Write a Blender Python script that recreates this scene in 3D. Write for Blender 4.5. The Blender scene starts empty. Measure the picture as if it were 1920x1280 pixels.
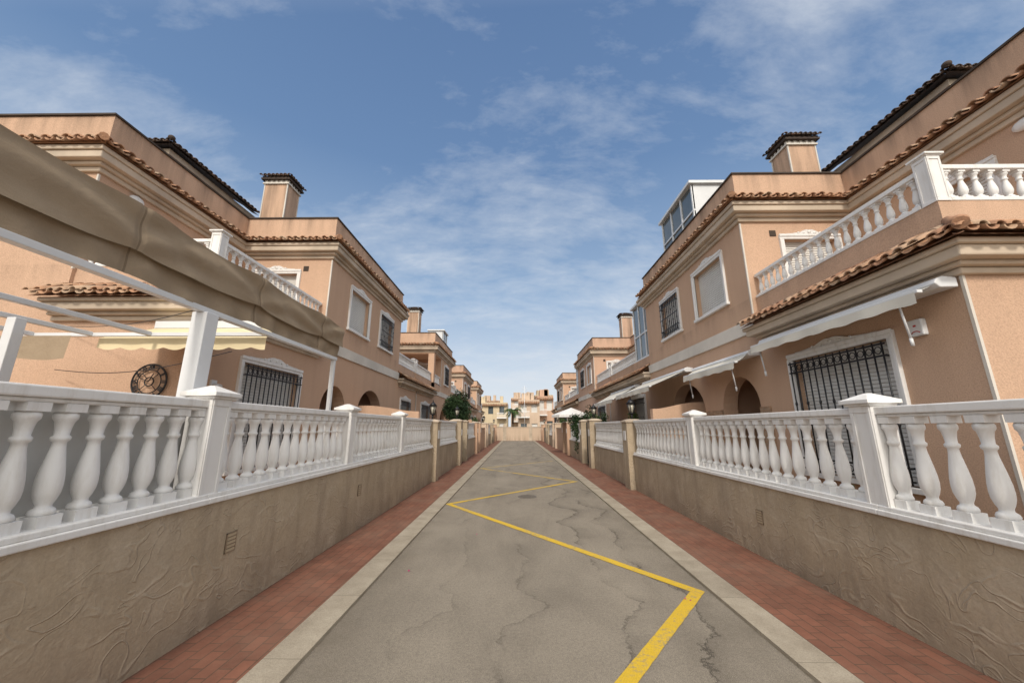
import bpy, math, random, bmesh
from mathutils import Vector, Matrix
from mathutils import noise as mn
random.seed(7)
R = random.random
def U(a, b): return a + (b - a) * random.random()
scene = bpy.context.scene
COL = scene.collection

# ------------------------------------------------------------------ materials
class MT:
    def __init__(s, name, rough=0.85, spec=0.3, metal=0.0):
        s.m = bpy.data.materials.new(name); s.m.use_nodes = True
        s.nt = s.m.node_tree; s.n = s.nt.nodes; s.l = s.nt.links
        s.b = s.n['Principled BSDF']
        s.b.inputs['Roughness'].default_value = rough
        s.b.inputs['Specular IOR Level'].default_value = spec
        s.b.inputs['Metallic'].default_value = metal
        s.tc = s.n.new('ShaderNodeTexCoord'); s.geo = s.n.new('ShaderNodeNewGeometry')
    def pos(s, scale=(1, 1, 1), world=True):
        mp = s.n.new('ShaderNodeMapping'); mp.inputs['Scale'].default_value = scale
        s.l.new(s.geo.outputs['Position'] if world else s.tc.outputs['Object'], mp.inputs['Vector'])
        return mp.outputs[0]
    def noise(s, scale, detail=4, rough=0.55, vec=None, dist=0.0):
        t = s.n.new('ShaderNodeTexNoise'); t.inputs['Scale'].default_value = scale
        t.inputs['Detail'].default_value = detail; t.inputs['Roughness'].default_value = rough
        t.inputs['Distortion'].default_value = dist
        s.l.new(vec if vec is not None else s.geo.outputs['Position'], t.inputs['Vector'])
        return t.outputs['Fac']
    def ramp(s, fac, stops):
        r = s.n.new('ShaderNodeValToRGB'); e = r.color_ramp.elements
        while len(e) < len(stops): e.new(0.5)
        for i, (p, c) in enumerate(stops):
            e[i].position = p
            e[i].color = (c, c, c, 1) if not isinstance(c, (tuple, list)) else (*c, 1)
        s.l.new(fac, r.inputs[0]); return r.outputs[0]
    def math(s, op, a, b=None, c=None):
        m = s.n.new('ShaderNodeMath'); m.operation = op
        for i, v in enumerate((a, b, c)):
            if v is None: continue
            if isinstance(v, (int, float)): m.inputs[i].default_value = v
            else: s.l.new(v, m.inputs[i])
        return m.outputs[0]
    def maprange(s, v, a, b, c=0.0, d=1.0):
        r = s.n.new('ShaderNodeMapRange'); s.l.new(v, r.inputs[0])
        for i, q in enumerate((a, b, c, d)): r.inputs[i + 1].default_value = q
        return r.outputs[0]
    def mix(s, fac, a, b, mode='MIX'):
        m = s.n.new('ShaderNodeMix'); m.data_type = 'RGBA'; m.blend_type = mode
        for sock, v in ((m.inputs[0], fac), (m.inputs[6], a), (m.inputs[7], b)):
            if isinstance(v, (int, float)): sock.default_value = v
            elif isinstance(v, (tuple, list)): sock.default_value = (*v, 1)
            else: s.l.new(v, sock)
        return m.outputs[2]
    def z(s):
        x = s.n.new('ShaderNodeSeparateXYZ'); s.l.new(s.geo.outputs['Position'], x.inputs[0]); return x.outputs
    def attr(s, name):
        a = s.n.new('ShaderNodeAttribute'); a.attribute_name = name; return a.outputs['Fac']
    def color(s, c):
        if isinstance(c, (tuple, list)): s.b.inputs['Base Color'].default_value = (*c, 1)
        else: s.l.new(c, s.b.inputs['Base Color'])
    def bump(s, h, strength=0.3, dist=0.02):
        b = s.n.new('ShaderNodeBump'); b.inputs['Strength'].default_value = strength
        b.inputs['Distance'].default_value = dist
        s.l.new(h, b.inputs['Height']); s.l.new(b.outputs[0], s.b.inputs['Normal'])

def simple(name, c, var=0.12, rough=0.7, scale=3, spec=0.3, metal=0, bump=0.0, bscale=60):
    m = MT(name, rough, spec, metal)
    d = tuple(x * (1 - var * 2) for x in c)
    m.color(m.mix(m.ramp(m.noise(scale, 6), [(0.35, 0.0), (0.68, 1.0)]), c, d))
    if bump: m.bump(m.noise(bscale, 3), bump, 0.01)
    return m.m

def stucco(name, c, dark):
    m = MT(name, 0.95, 0.15)
    big = m.ramp(m.noise(0.55, 5), [(0.3, 0.0), (0.7, 1.0)])
    col = m.mix(m.math('MULTIPLY', big, 0.6), c, dark)
    fine = m.noise(75, 3, 0.7)
    col = m.mix(0.6, col, m.ramp(fine, [(0.3, 0.60), (0.55, 1.0), (0.75, 1.15)]), 'MULTIPLY')
    st = m.noise(2.2, 5, 0.6, m.pos((1.6, 1.6, 0.16)))
    st = m.ramp(st, [(0.42, 0.0), (0.72, 1.0)])
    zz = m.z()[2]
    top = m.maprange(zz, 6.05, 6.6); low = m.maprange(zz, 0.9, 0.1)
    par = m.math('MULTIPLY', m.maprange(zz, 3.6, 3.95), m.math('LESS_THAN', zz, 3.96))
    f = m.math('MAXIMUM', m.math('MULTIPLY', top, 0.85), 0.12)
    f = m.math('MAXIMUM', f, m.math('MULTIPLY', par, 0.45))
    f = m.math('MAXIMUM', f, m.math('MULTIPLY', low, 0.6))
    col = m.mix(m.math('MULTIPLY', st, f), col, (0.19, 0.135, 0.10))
    m.color(col); m.bump(fine, 0.5, 0.012)
    return m.m

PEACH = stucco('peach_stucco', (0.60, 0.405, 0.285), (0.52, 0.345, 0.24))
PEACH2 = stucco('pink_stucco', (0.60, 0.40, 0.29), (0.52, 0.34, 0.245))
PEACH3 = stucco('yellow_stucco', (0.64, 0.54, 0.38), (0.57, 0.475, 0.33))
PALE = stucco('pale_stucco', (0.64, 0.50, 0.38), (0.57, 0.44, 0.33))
CREAM = simple('cream_moulding', (0.58, 0.48, 0.375), 0.15, 0.85, 1.6, bump=0.2)
BAND = simple('white_band', (0.67, 0.625, 0.56), 0.10, 0.85, 1.2, bump=0.15)
METALW = simple('white_metal', (0.70, 0.71, 0.72), 0.06, 0.35, 1.5, 0.5)
BLACK = simple('black_iron', (0.012, 0.012, 0.015), 0.1, 0.45, 5, 0.5)
DARKCOP = simple('dark_coping', (0.07, 0.052, 0.04), 0.2, 0.8, 3)
WOOD = simple('brown_wood', (0.16, 0.07, 0.03), 0.2, 0.5, 6)
FAB_CREAM = simple('cream_fabric', (0.68, 0.65, 0.575), 0.10, 0.9, 1.5, bump=0.1, bscale=20)
FAB_YEL = simple('yellow_fabric', (0.76, 0.65, 0.42), 0.08, 0.9, 1.5, bump=0.1, bscale=20)
GRAVEL = simple('patio_paving', (0.36, 0.25, 0.17), 0.2, 0.9, 3, bump=0.2)
EARTH = simple('dry_ground', (0.22, 0.17, 0.11), 0.2, 0.95, 0.4, bump=0.4, bscale=8)
BARK = simple('bark', (0.12, 0.085, 0.055), 0.25, 0.95, 9, bump=0.8, bscale=25)
RED = simple('red_plastic', (0.45, 0.03, 0.03), 0.05, 0.5)
SCREEN = simple('white_screen', (0.60, 0.60, 0.585), 0.10, 0.6, 2)
IRON = simple('cast_iron', (0.16, 0.138, 0.115), 0.2, 0.7, 9, bump=0.3)

def white_paint():
    m = MT('white_paint', 0.55, 0.35)
    n = m.ramp(m.noise(1.7, 6), [(0.4, 0.0), (0.75, 1.0)])
    g = m.noise(3.0, 6, 0.65, m.pos((5, 5, 0.8)))
    g = m.ramp(g, [(0.50, 0.0), (0.78, 1.0)])
    c = m.mix(m.math('MULTIPLY', n, 0.5), (0.76, 0.75, 0.735), (0.68, 0.665, 0.64))
    c = m.mix(m.math('MULTIPLY', g, 0.45), c, (0.42, 0.37, 0.30))
    m.color(c); m.bump(m.noise(90, 3), 0.12, 0.006); return m.m
WHITE = white_paint()

def shutter_mat():
    m = MT('white_shutter', 0.5, 0.3)
    m.color(m.mix(m.ramp(m.noise(1.2, 4), [(0.35, 0.0), (0.7, 1.0)]), (0.68, 0.67, 0.64), (0.58, 0.565, 0.53)))
    return m.m
SHUT = shutter_mat()

def glass_mat():
    m = MT('window_glass', 0.05, 0.8)
    m.color(m.mix(m.noise(1.5, 3), (0.05, 0.07, 0.08), (0.12, 0.14, 0.15))); return m.m
GLASS = glass_mat()

def tile_mat(name, a, b, c, g):
    m = MT(name, 0.85, 0.25)
    t = m.attr('tint')
    col = m.ramp(t, [(0.0, a), (0.5, b), (1.0, c)])
    n = m.ramp(m.noise(14, 6, 0.65), [(0.42, 0.0), (0.68, 1.0)])
    col = m.mix(m.math('MULTIPLY', n, g), col, (0.12, 0.085, 0.065))
    m.color(col); m.bump(m.noise(50, 3), 0.35, 0.01); return m.m
TILE = tile_mat('clay_tile', (0.36, 0.19, 0.115), (0.47, 0.27, 0.16), (0.47, 0.345, 0.24), 0.5)
TILED = tile_mat('dark_clay_tile', (0.035, 0.03, 0.028), (0.07, 0.05, 0.04), (0.15, 0.09, 0.06), 0.6)

def brickstone():
    m = MT('brick_cladding', 0.9, 0.2)
    s = m.z()
    cb = m.n.new('ShaderNodeCombineXYZ'); m.l.new(m.math('ADD', s[0], s[1]), cb.inputs[0]); m.l.new(s[2], cb.inputs[1])
    b = m.n.new('ShaderNodeTexBrick'); b.inputs['Scale'].default_value = 4.5
    b.inputs['Color1'].default_value = (0.46, 0.31, 0.20, 1); b.inputs['Color2'].default_value = (0.35, 0.225, 0.145, 1)
    b.inputs['Mortar'].default_value = (0.39, 0.32, 0.245, 1); b.inputs['Mortar Size'].default_value = 0.02
    b.inputs['Row Height'].default_value = 0.22
    m.l.new(cb.outputs[0], b.inputs['Vector'])
    m.color(m.mix(0.5, b.outputs[0], m.ramp(m.noise(9, 5), [(0.3, 0.6), (0.7, 1.15)]), 'MULTIPLY'))
    m.bump(m.math('SUBTRACT', m.noise(30, 3), b.outputs['Fac']), 0.6, 0.02); return m.m
BRICK = brickstone()

def relief_wall():
    m = MT('trowelled_render', 0.78, 0.3)
    w = m.n.new('ShaderNodeVectorMath'); w.operation = 'ADD'
    nz = m.n.new('ShaderNodeTexNoise'); nz.inputs['Scale'].default_value = 1.5; nz.inputs['Detail'].default_value = 2
    m.l.new(m.geo.outputs['Position'], nz.inputs['Vector'])
    sc = m.n.new('ShaderNodeVectorMath'); sc.operation = 'SCALE'; sc.inputs[3].default_value = 1.0
    m.l.new(nz.outputs['Color'], sc.inputs[0])
    m.l.new(m.pos((1, 0.8, 1.2)), w.inputs[0]); m.l.new(sc.outputs[0], w.inputs[1])
    def strokes(scale, c, wd, gs, g0, g1):
        n1 = m.noise(scale, 1, 0.4, w.outputs[0])
        r = m.math('ABSOLUTE', m.math('SUBTRACT', n1, c))
        return m.math('MULTIPLY', m.ramp(r, [(0.0, 1.0), (wd * 0.5, 0.55), (wd, 0.0)]), m.ramp(m.noise(gs, 3), [(g0, 0.0), (g1, 1.0)]))
    st_ = m.math('MAXIMUM', strokes(3.2, 0.5, 0.030, 2.3, 0.44, 0.60), strokes(5.0, 0.55, 0.028, 3.1, 0.46, 0.62))
    st_ = m.math('MAXIMUM', st_, strokes(6.5, 0.44, 0.03, 2.7, 0.48, 0.62))
    h = m.math('ADD', m.math('MULTIPLY', st_, 0.5), m.math('MULTIPLY', m.noise(8, 6, 0.62, None, 0.4), 1.0))
    big = m.ramp(m.noise(1.0, 6, 0.62), [(0.3, 0.0), (0.72, 1.0)])
    col = m.mix(big, (0.47, 0.375, 0.262), (0.345, 0.275, 0.195))
    pt = m.ramp(m.noise(2.6, 6, 0.65, None, 0.5), [(0.46, 0.0), (0.70, 1.0)])
    col = m.mix(m.math('MULTIPLY', pt, 0.5), col, (0.54, 0.45, 0.345))
    st = m.ramp(m.noise(2.0, 6, 0.65, m.pos((2.2, 2.2, 0.35))), [(0.48, 0.0), (0.72, 1.0)])
    col = m.mix(m.math('MULTIPLY', st, 0.5), col, (0.22, 0.17, 0.12))
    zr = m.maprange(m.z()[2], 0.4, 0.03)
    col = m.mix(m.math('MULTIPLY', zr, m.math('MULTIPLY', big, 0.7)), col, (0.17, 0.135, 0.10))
    col = m.mix(m.math('MULTIPLY', st_, 0.15), col, (0.62, 0.53, 0.41))
    col = m.mix(0.4, col, m.ramp(m.noise(60, 3, 0.7), [(0.3, 0.72), (0.7, 1.15)]), 'MULTIPLY')
    m.color(col); m.bump(h, 0.6, 0.019); return m.m
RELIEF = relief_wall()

def asphalt():
    m = MT('asphalt', 0.9, 0.25)
    s = m.z()
    big = m.ramp(m.noise(0.7, 7, 0.62), [(0.3, 0.0), (0.7, 1.0)])
    col = m.mix(big, (0.315, 0.272, 0.215), (0.24, 0.207, 0.165))
    pt = m.ramp(m.noise(0.55, 7, 0.66, m.pos((1.6, 0.4, 1)), 0.8), [(0.44, 0.0), (0.62, 1.0)])
    col = m.mix(m.math('MULTIPLY', pt, 0.42), col, (0.165, 0.14, 0.11))
    pt2 = m.ramp(m.noise(1.3, 7, 0.7, m.pos((1.0, 0.6, 1)), 0.5), [(0.52, 0.0), (0.70, 1.0)])
    col = m.mix(m.math('MULTIPLY', pt2, 0.25), col, (0.37, 0.32, 0.25))
    wob = m.noise(0.55, 2, 0.5, m.pos((0.25, 1, 1))); wob2 = m.noise(4.5, 8, 0.78)
    xx = m.math('ADD', s[0], m.math('ADD', m.math('MULTIPLY', m.math('SUBTRACT', wob, 0.5), 2.4), m.math('MULTIPLY', m.math('SUBTRACT', wob2, 0.5), 0.45)))
    g = m.ramp(m.noise(0.7, 3), [(0.38, 0.0), (0.52, 1.0)])
    crk = None
    for x0, amp, sw in ((0.95, 1.0, 0.26), (0.05, 0.45, 0.2), (1.5, 0.8, 0.2), (-0.75, 0.35, 0.22)):
        d = m.math('SUBTRACT', xx, x0)
        stain = m.math('MULTIPLY', m.math('GREATER_THAN', d, 0.0), m.maprange(d, 0.0, sw, 1.0, 0.0))
        col = m.mix(m.math('MULTIPLY', m.math('MULTIPLY', stain, g), 0.42 * amp), col, (0.11, 0.092, 0.072))
        c = m.math('MULTIPLY', m.maprange(m.math('ABSOLUTE', d), 0.003, 0.013, 1.0, 0.0), m.math('MULTIPLY', g, amp))
        crk = c if crk is None else m.math('MAXIMUM', crk, c)
    sp = m.noise(170, 2, 0.8)
    col = m.mix(0.8, col, m.ramp(sp, [(0.32, 0.38), (0.52, 1.0), (0.72, 1.6)]), 'MULTIPLY')
    sp2 = m.noise(38, 4, 0.8)
    col = m.mix(0.55, col, m.ramp(sp2, [(0.35, 0.68), (0.6, 1.15)]), 'MULTIPLY')
    col = m.mix(m.math('MULTIPLY', crk, 0.85), col, (0.045, 0.038, 0.03))
    ed = m.maprange(m.math('ABSOLUTE', m.math('SUBTRACT', s[0], 0.21)), 1.35, 1.7)
    col = m.mix(m.math('MULTIPLY', m.math('MULTIPLY', ed, m.ramp(m.noise(2.2, 5, 0.65), [(0.4, 0.0), (0.65, 1.0)])), 0.5), col, (0.15, 0.125, 0.092))
    m.color(col)
    m.bump(m.math('SUBTRACT', m.math('ADD', sp, m.math('MULTIPLY', sp2, 0.5)), m.math('MULTIPLY', crk, 0.8)), 0.6, 0.009)
    return m.m
ASPH = asphalt()

def yellow():
    m = MT('yellow_road_paint', 0.7, 0.3)
    w = m.noise(22, 6, 0.75); w2 = m.noise(2.2, 4)
    far = m.maprange(m.z()[1], 7, 18, 0.0, 0.10)
    f = m.ramp(m.math('ADD', far, m.math('ADD', m.math('MULTIPLY', w, 0.7), m.math('MULTIPLY', w2, 0.4))), [(0.56, 0.0), (0.68, 1.0)])
    c = m.mix(m.noise(1.5, 5), (0.70, 0.46, 0.028), (0.58, 0.38, 0.04))
    c = m.mix(0.4, c, m.ramp(m.noise(150, 2), [(0.35, 0.55), (0.6, 1.1)]), 'MULTIPLY')
    m.color(m.mix(m.math('MULTIPLY', f, 0.85), c, (0.28, 0.235, 0.165))); m.bump(m.noise(150, 2), 0.4, 0.006); return m.m
YELLOW = yellow()

def pavers():
    m = MT('red_pavers', 0.9, 0.2)
    s = m.z(); cb = m.n.new('ShaderNodeCombineXYZ'); m.l.new(s[1], cb.inputs[0]); m.l.new(s[0], cb.inputs[1])
    b = m.n.new('ShaderNodeTexBrick'); b.inputs['Scale'].default_value = 2.5
    b.inputs['Color1'].default_value = (0.245, 0.108, 0.07, 1); b.inputs['Color2'].default_value = (0.195, 0.09, 0.06, 1)
    b.inputs['Mortar'].default_value = (0.13, 0.078, 0.053, 1); b.inputs['Mortar Size'].default_value = 0.012
    b.inputs['Row Height'].default_value = 0.25
    m.l.new(cb.outputs[0], b.inputs['Vector'])
    c = m.mix(0.7, b.outputs[0], m.ramp(m.noise(3.4, 7, 0.7), [(0.3, 0.62), (0.7, 1.12)]), 'MULTIPLY')
    c = m.mix(m.math('MULTIPLY', m.ramp(m.noise(1.0, 6, 0.65), [(0.45, 0.0), (0.7, 1.0)]), 0.4), c, (0.24, 0.165, 0.12))
    m.color(c); m.bump(m.math('SUBTRACT', m.math('MULTIPLY', m.noise(60, 3), 0.5), b.outputs['Fac']), 0.5, 0.008); return m.m
PAVER = pavers()

def concrete():
    m = MT('kerb_concrete', 0.9, 0.2)
    s = m.z()
    j = m.math('MULTIPLY', m.math('LESS_THAN', m.math('FRACT', s[1]), 0.008), 0.6)
    c = m.mix(m.ramp(m.noise(3, 7, 0.65), [(0.3, 0.0), (0.7, 1.0)]), (0.42, 0.365, 0.285), (0.29, 0.245, 0.185))
    fl = m.math('FLOOR', s[1]); wn = m.n.new('ShaderNodeTexWhiteNoise'); wn.noise_dimensions = '1D'; m.l.new(fl, wn.inputs['W'])
    c = m.mix(0.4, c, m.ramp(wn.outputs['Value'], [(0.0, 0.85), (1.0, 1.08)]), 'MULTIPLY')
    c = m.mix(0.5, c, m.ramp(m.noise(120, 2), [(0.3, 0.6), (0.6, 1.1)]), 'MULTIPLY')
    m.color(m.mix(j, c, (0.16, 0.135, 0.10))); m.bump(m.noise(70, 4), 0.4, 0.006); return m.m
KERB = concrete()

def canvas():
    m = MT('beige_canvas', 1.0, 0.0)
    c = m.mix(m.ramp(m.noise(1.6, 4), [(0.3, 0.0), (0.7, 1.0)]), (0.37, 0.29, 0.205), (0.31, 0.24, 0.168))
    st = m.ramp(m.noise(2.4, 6, 0.65, m.pos((1, 1.3, 1.0))), [(0.46, 0.0), (0.78, 1.0)])
    c = m.mix(m.math('MULTIPLY', st, 0.35), c, (0.22, 0.165, 0.115))
    y = m.z()[1]
    seam = m.math('LESS_THAN', m.math('FRACT', m.math('MULTIPLY', m.math('ADD', y, 0.2), 1 / 1.35)), 0.012)
    c = m.mix(0.35, c, m.ramp(m.noise(220, 1), [(0.3, 0.75), (0.7, 1.1)]), 'MULTIPLY')
    m.color(m.mix(m.math('MULTIPLY', seam, 0.6), c, (0.15, 0.11, 0.075)))
    m.bump(m.noise(7, 3, 0.5, m.pos((1, 0.7, 1.2)), 0.5), 0.35, 0.03); return m.m
CANVAS = canvas()

def leaf_mat(name, a, b):
    m = MT(name, 0.7, 0.3)
    m.color(m.mix(m.attr('tint'), a, b)); return m.m
LEAF = leaf_mat('green_leaves', (0.025, 0.055, 0.018), (0.09, 0.14, 0.04))
LEAFK = leaf_mat('dark_green_leaves', (0.010, 0.026, 0.010), (0.04, 0.075, 0.025))
LEAFD = leaf_mat('dry_leaves', (0.10, 0.07, 0.04), (0.09, 0.11, 0.045))
PINK = leaf_mat('petals', (0.35, 0.03, 0.12), (0.5, 0.08, 0.2))
def lampglass():
    m = MT('lantern_glass', 0.2, 0.5); m.color(m.mix(m.noise(5), (0.5, 0.47, 0.38), (0.35, 0.33, 0.28))); return m.m
LGLASS = lampglass()

# ------------------------------------------------------------------ mesh builder
class MB:
    def __init__(s): s.v = []; s.f = []; s.t = []; s.tint = 0.5; s.xf = None; s.sm = []
    def p(s, a, n, z):
        q = s.xf(a, n, z) if s.xf else (a, n, z)
        s.v.append(q); return len(s.v) - 1
    def face(s, ids, smooth=False): s.f.append(tuple(ids)); s.t.append(s.tint); s.sm.append(smooth)
    def poly(s, pts, smooth=False): s.face([s.p(*q) for q in pts], smooth)
    def box(s, a0, a1, b0, b1, z0, z1):
        i = [s.p(a, b, z) for z in (z0, z1) for b in (b0, b1) for a in (a0, a1)]
        for q in ((0, 1, 3, 2), (4, 6, 7, 5), (0, 4, 5, 1), (2, 3, 7, 6), (0, 2, 6, 4), (1, 5, 7, 3)):
            s.face([i[k] for k in q])
    def frustum(s, cx, cy, z0, z1, h0, h1):
        i = [s.p(cx + dx * h, cy + dy * h, z) for z, h in ((z0, h0), (z1, h1)) for dy in (-1, 1) for dx in (-1, 1)]
        for q in ((0, 1, 3, 2), (4, 6, 7, 5), (0, 4, 5, 1), (2, 3, 7, 6), (0, 2, 6, 4), (1, 5, 7, 3)):
            s.face([i[k] for k in q])
    def tube(s, P, Q, r, n=8, r2=None, cap=True):
        P = Vector(P); Q = Vector(Q); d = (Q - P)
        if d.length < 1e-6: return
        d.normalize(); u = d.orthogonal().normalized(); w = d.cross(u); r2 = r if r2 is None else r2
        A = []; B = []
        for k in range(n):
            an = 2 * math.pi * k / n; o = u * math.cos(an) + w * math.sin(an)
            A.append(s.p(*(P + o * r))); B.append(s.p(*(Q + o * r2)))
        for k in range(n): s.face((A[k], A[(k + 1) % n], B[(k + 1) % n], B[k]), True)
        if cap: s.face(A[::-1]); s.face(B)
    def lathe(s, prof, cx, cy, z0, n=14):
        rings = []
        for r, z in prof:
            rings.append([s.p(cx + r * math.cos(2 * math.pi * k / n), cy + r * math.sin(2 * math.pi * k / n), z0 + z) for k in range(n)])
        for A, B in zip(rings, rings[1:]):
            for k in range(n): s.face((A[k], A[(k + 1) % n], B[(k + 1) % n], B[k]), True)
        s.face(rings[0][::-1]); s.face(rings[-1])
    def ring(s, a, n, z, Rr, r, seg=14):
        for k in range(seg):
            t0 = 2 * math.pi * k / seg; t1 = 2 * math.pi * (k + 1) / seg
            s.tube((a + Rr * math.cos(t0), n, z + Rr * math.sin(t0)), (a + Rr * math.cos(t1), n, z + Rr * math.sin(t1)), r, 5, cap=False)
    def blob(s, cx, cy, cz, rx, ry, rz, n=10, m=6):
        rows = []
        for j in range(m + 1):
            ph = math.pi * j / m - math.pi / 2
            rows.append([s.p(cx + rx * math.cos(ph) * math.cos(2 * math.pi * k / n), cy + ry * math.cos(ph) * math.sin(2 * math.pi * k / n), cz + rz * math.sin(ph)) for k in range(n)])
        for A, B in zip(rows, rows[1:]):
            for k in range(n): s.face((A[k], A[(k + 1) % n], B[(k + 1) % n], B[k]), True)
    def mesh(s, name, mat, T=None):
        me = bpy.data.meshes.new(name)
        vs = [T(*q) for q in s.v] if T else s.v
        me.from_pydata(vs, [], s.f)
        me.polygons.foreach_set('use_smooth', s.sm)
        at = me.attributes.new('tint', 'FLOAT', 'FACE'); at.data.foreach_set('value', s.t)
        bm = bmesh.new(); bm.from_mesh(me)
        bmesh.ops.recalc_face_normals(bm, faces=bm.faces); bm.to_mesh(me); bm.free()
        me.materials.append(mat); me.update(); return me
    def make(s, name, mat, parent=None, T=None, bevel=0, loc=None):
        o = bpy.data.objects.new(name, s.mesh(name, mat, T)); COL.objects.link(o)
        if parent: o.parent = parent
        if loc: o.location = loc
        if bevel:
            md = o.modifiers.new('bevel', 'BEVEL'); md.width = bevel; md.segments = 2; md.limit_method = 'ANGLE'
        return o

def tag(o, label, cat, group=None):
    o['label'] = label; o['category'] = cat
    if group: o['group'] = group
    return o
def empty(name, loc, parent=None):
    o = bpy.data.objects.new(name, None); o.empty_display_size = 0.3; COL.objects.link(o); o.location = loc
    if parent: o.parent = parent
    return o

def panel(mb, F, a0, a1, z0, z1, t, holes):
    old = mb.xf; mb.xf = F
    A = sorted({a0, a1, *[h[0] for h in holes], *[h[1] for h in holes]})
    Z = sorted({z0, z1, *[h[2] for h in holes], *[h[3] for h in holes]})
    for i in range(len(A) - 1):
        for j in range(len(Z) - 1):
            ca = (A[i] + A[i + 1]) / 2; cz = (Z[j] + Z[j + 1]) / 2
            if any(h[0] < ca < h[1] and h[2] < cz < h[3] for h in holes): continue
            mb.poly([(A[i], 0, Z[j]), (A[i + 1], 0, Z[j]), (A[i + 1], 0, Z[j + 1]), (A[i], 0, Z[j + 1])])
    for (p, q, r, w) in list(holes) + [(a0, a1, z0, z1)]:
        mb.poly([(p, 0, r), (p, -t, r), (p, -t, w), (p, 0, w)]); mb.poly([(q, 0, r), (q, -t, r), (q, -t, w), (q, 0, w)])
        mb.poly([(p, 0, r), (p, -t, r), (q, -t, r), (q, 0, r)]); mb.poly([(p, 0, w), (p, -t, w), (q, -t, w), (q, 0, w)])
    mb.xf = old

def arch_head(mb, F, a0, a1, zs, ztop, rise, t, n=14):
    old = mb.xf; mb.xf = F; c = (a0 + a1) / 2; rx = (a1 - a0) / 2
    pts = [(c - rx * math.cos(math.pi * k / n), zs + rise * math.sin(math.pi * k / n)) for k in range(n + 1)]
    for (p, q) in zip(pts, pts[1:]):
        mb.poly([(p[0], 0, p[1]), (q[0], 0, q[1]), (q[0], 0, ztop), (p[0], 0, ztop)])
        mb.poly([(p[0], 0, p[1]), (q[0], 0, q[1]), (q[0], -t, q[1]), (p[0], -t, p[1])])
        mb.poly([(p[0], -t, p[1]), (q[0], -t, q[1]), (q[0], -t, ztop), (p[0], -t, ztop)])
    mb.xf = old

def tiles(mb, F, a0, a1, m0, m1, over, z_in, z_out, pitch=0.17, rows=1, jit=1.0):
    old = mb.xf; mb.xf = F
    s0 = a0 - (over if m0 else 0); s1 = a1 + (over if m1 else 0)
    n = max(1, int(round((s1 - s0) / pitch))); pitch = (s1 - s0) / n
    def shell(a, n0, n1, za, zb, r0, r1, sgn, lift):
        K = 6; g0 = []; g1 = []; h1 = []
        for k in range(K + 1):
            th = math.pi * k / K
            g0.append(mb.p(a + r0 * math.cos(th), n0, za + lift + sgn * r0 * 0.75 * math.sin(th)))
            g1.append(mb.p(a + r1 * math.cos(th), n1, zb + lift + sgn * r1 * 0.75 * math.sin(th)))
            ri = r1 - 0.015
            h1.append(mb.p(a + ri * math.cos(th), n1, zb + lift + sgn * ri * 0.75 * math.sin(th)))
        for k in range(K):
            mb.face((g0[k], g0[k + 1], g1[k + 1], g1[k]), True)
            mb.face((g1[k], g1[k + 1], h1[k + 1], h1[k]))
            mb.face((g0[k], g0[k + 1], h1[k + 1], h1[k]), True)
    for i in range(n):
        for kind in (0, 1):
            a = s0 + pitch * (i + (0.5 if kind else 1.0))
            if kind == 0 and i == n - 1: continue
            e = max(0, a0 - a) if m0 else 0
            if m1: e = max(e, a - a1)
            if e > over - 0.04: continue
            for rr in range(rows):
                na = over * rr / rows - (0.03 if rr else 0); nb = over * (rr + 1) / rows
                na = max(na, e)
                if nb - na < 0.05: continue
                mb.tint = R()
                lj = U(-0.006, 0.006) * jit; aj = a + U(-0.008, 0.008) * jit; nj = nb + U(-0.015, 0.015) * jit
                za = z_in + (z_out - z_in) * na / over; zb = z_in + (z_out - z_in) * nb / over
                if kind: shell(aj, na, nj, za, zb + 0.012, pitch * 0.33, pitch * 0.38, 1, 0.026 + lj)
                else: shell(aj, na, nj, za, zb, pitch * 0.36, pitch * 0.40, -1, 0.03 + lj)
    mb.tint = 0.3
    mb.poly([(s0, over - 0.05, z_out - 0.03), (s1, over - 0.05, z_out - 0.03), (a1, 0, z_in - 0.03), (a0, 0, z_in - 0.03)])
    mb.xf = old

# ------------------------------------------------------------------ shared baluster
def baluster_mesh(name, h, n=14, sc=1.0):
    mb = MB(); k = h / 0.62
    mb.box(-0.058 * sc, 0.058 * sc, -0.058 * sc, 0.058 * sc, 0, 0.055 * k)
    prof = [(0.050, 0.055), (0.056, 0.068), (0.049, 0.084), (0.034, 0.094), (0.034, 0.108), (0.044, 0.128), (0.054, 0.16), (0.057, 0.195), (0.055, 0.24), (0.048, 0.29),
            (0.038, 0.35), (0.031, 0.39), (0.029, 0.42), (0.040, 0.43), (0.042, 0.445), (0.031, 0.456), (0.034, 0.49), (0.041, 0.525), (0.052, 0.54), (0.053, 0.56), (0.046, 0.575)]
    mb.lathe([(r * sc, z * k) for r, z in prof], 0, 0, 0, n)
    mb.box(-0.055 * sc, 0.055 * sc, -0.055 * sc, 0.055 * sc, 0.575 * k, 0.62 * k)
    return mb.mesh(name, WHITE)
BALS = {0.66: baluster_mesh('baluster', 0.66, 16), 0.72: baluster_mesh('baluster', 0.72, 16)}
BALT = baluster_mesh('baluster_small', 0.36, 12, 0.70)
def put_bal(mesh, parent, loc):
    o = bpy.data.objects.new('baluster', mesh); COL.objects.link(o); o.parent = parent; o.location = loc
    return o

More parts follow.
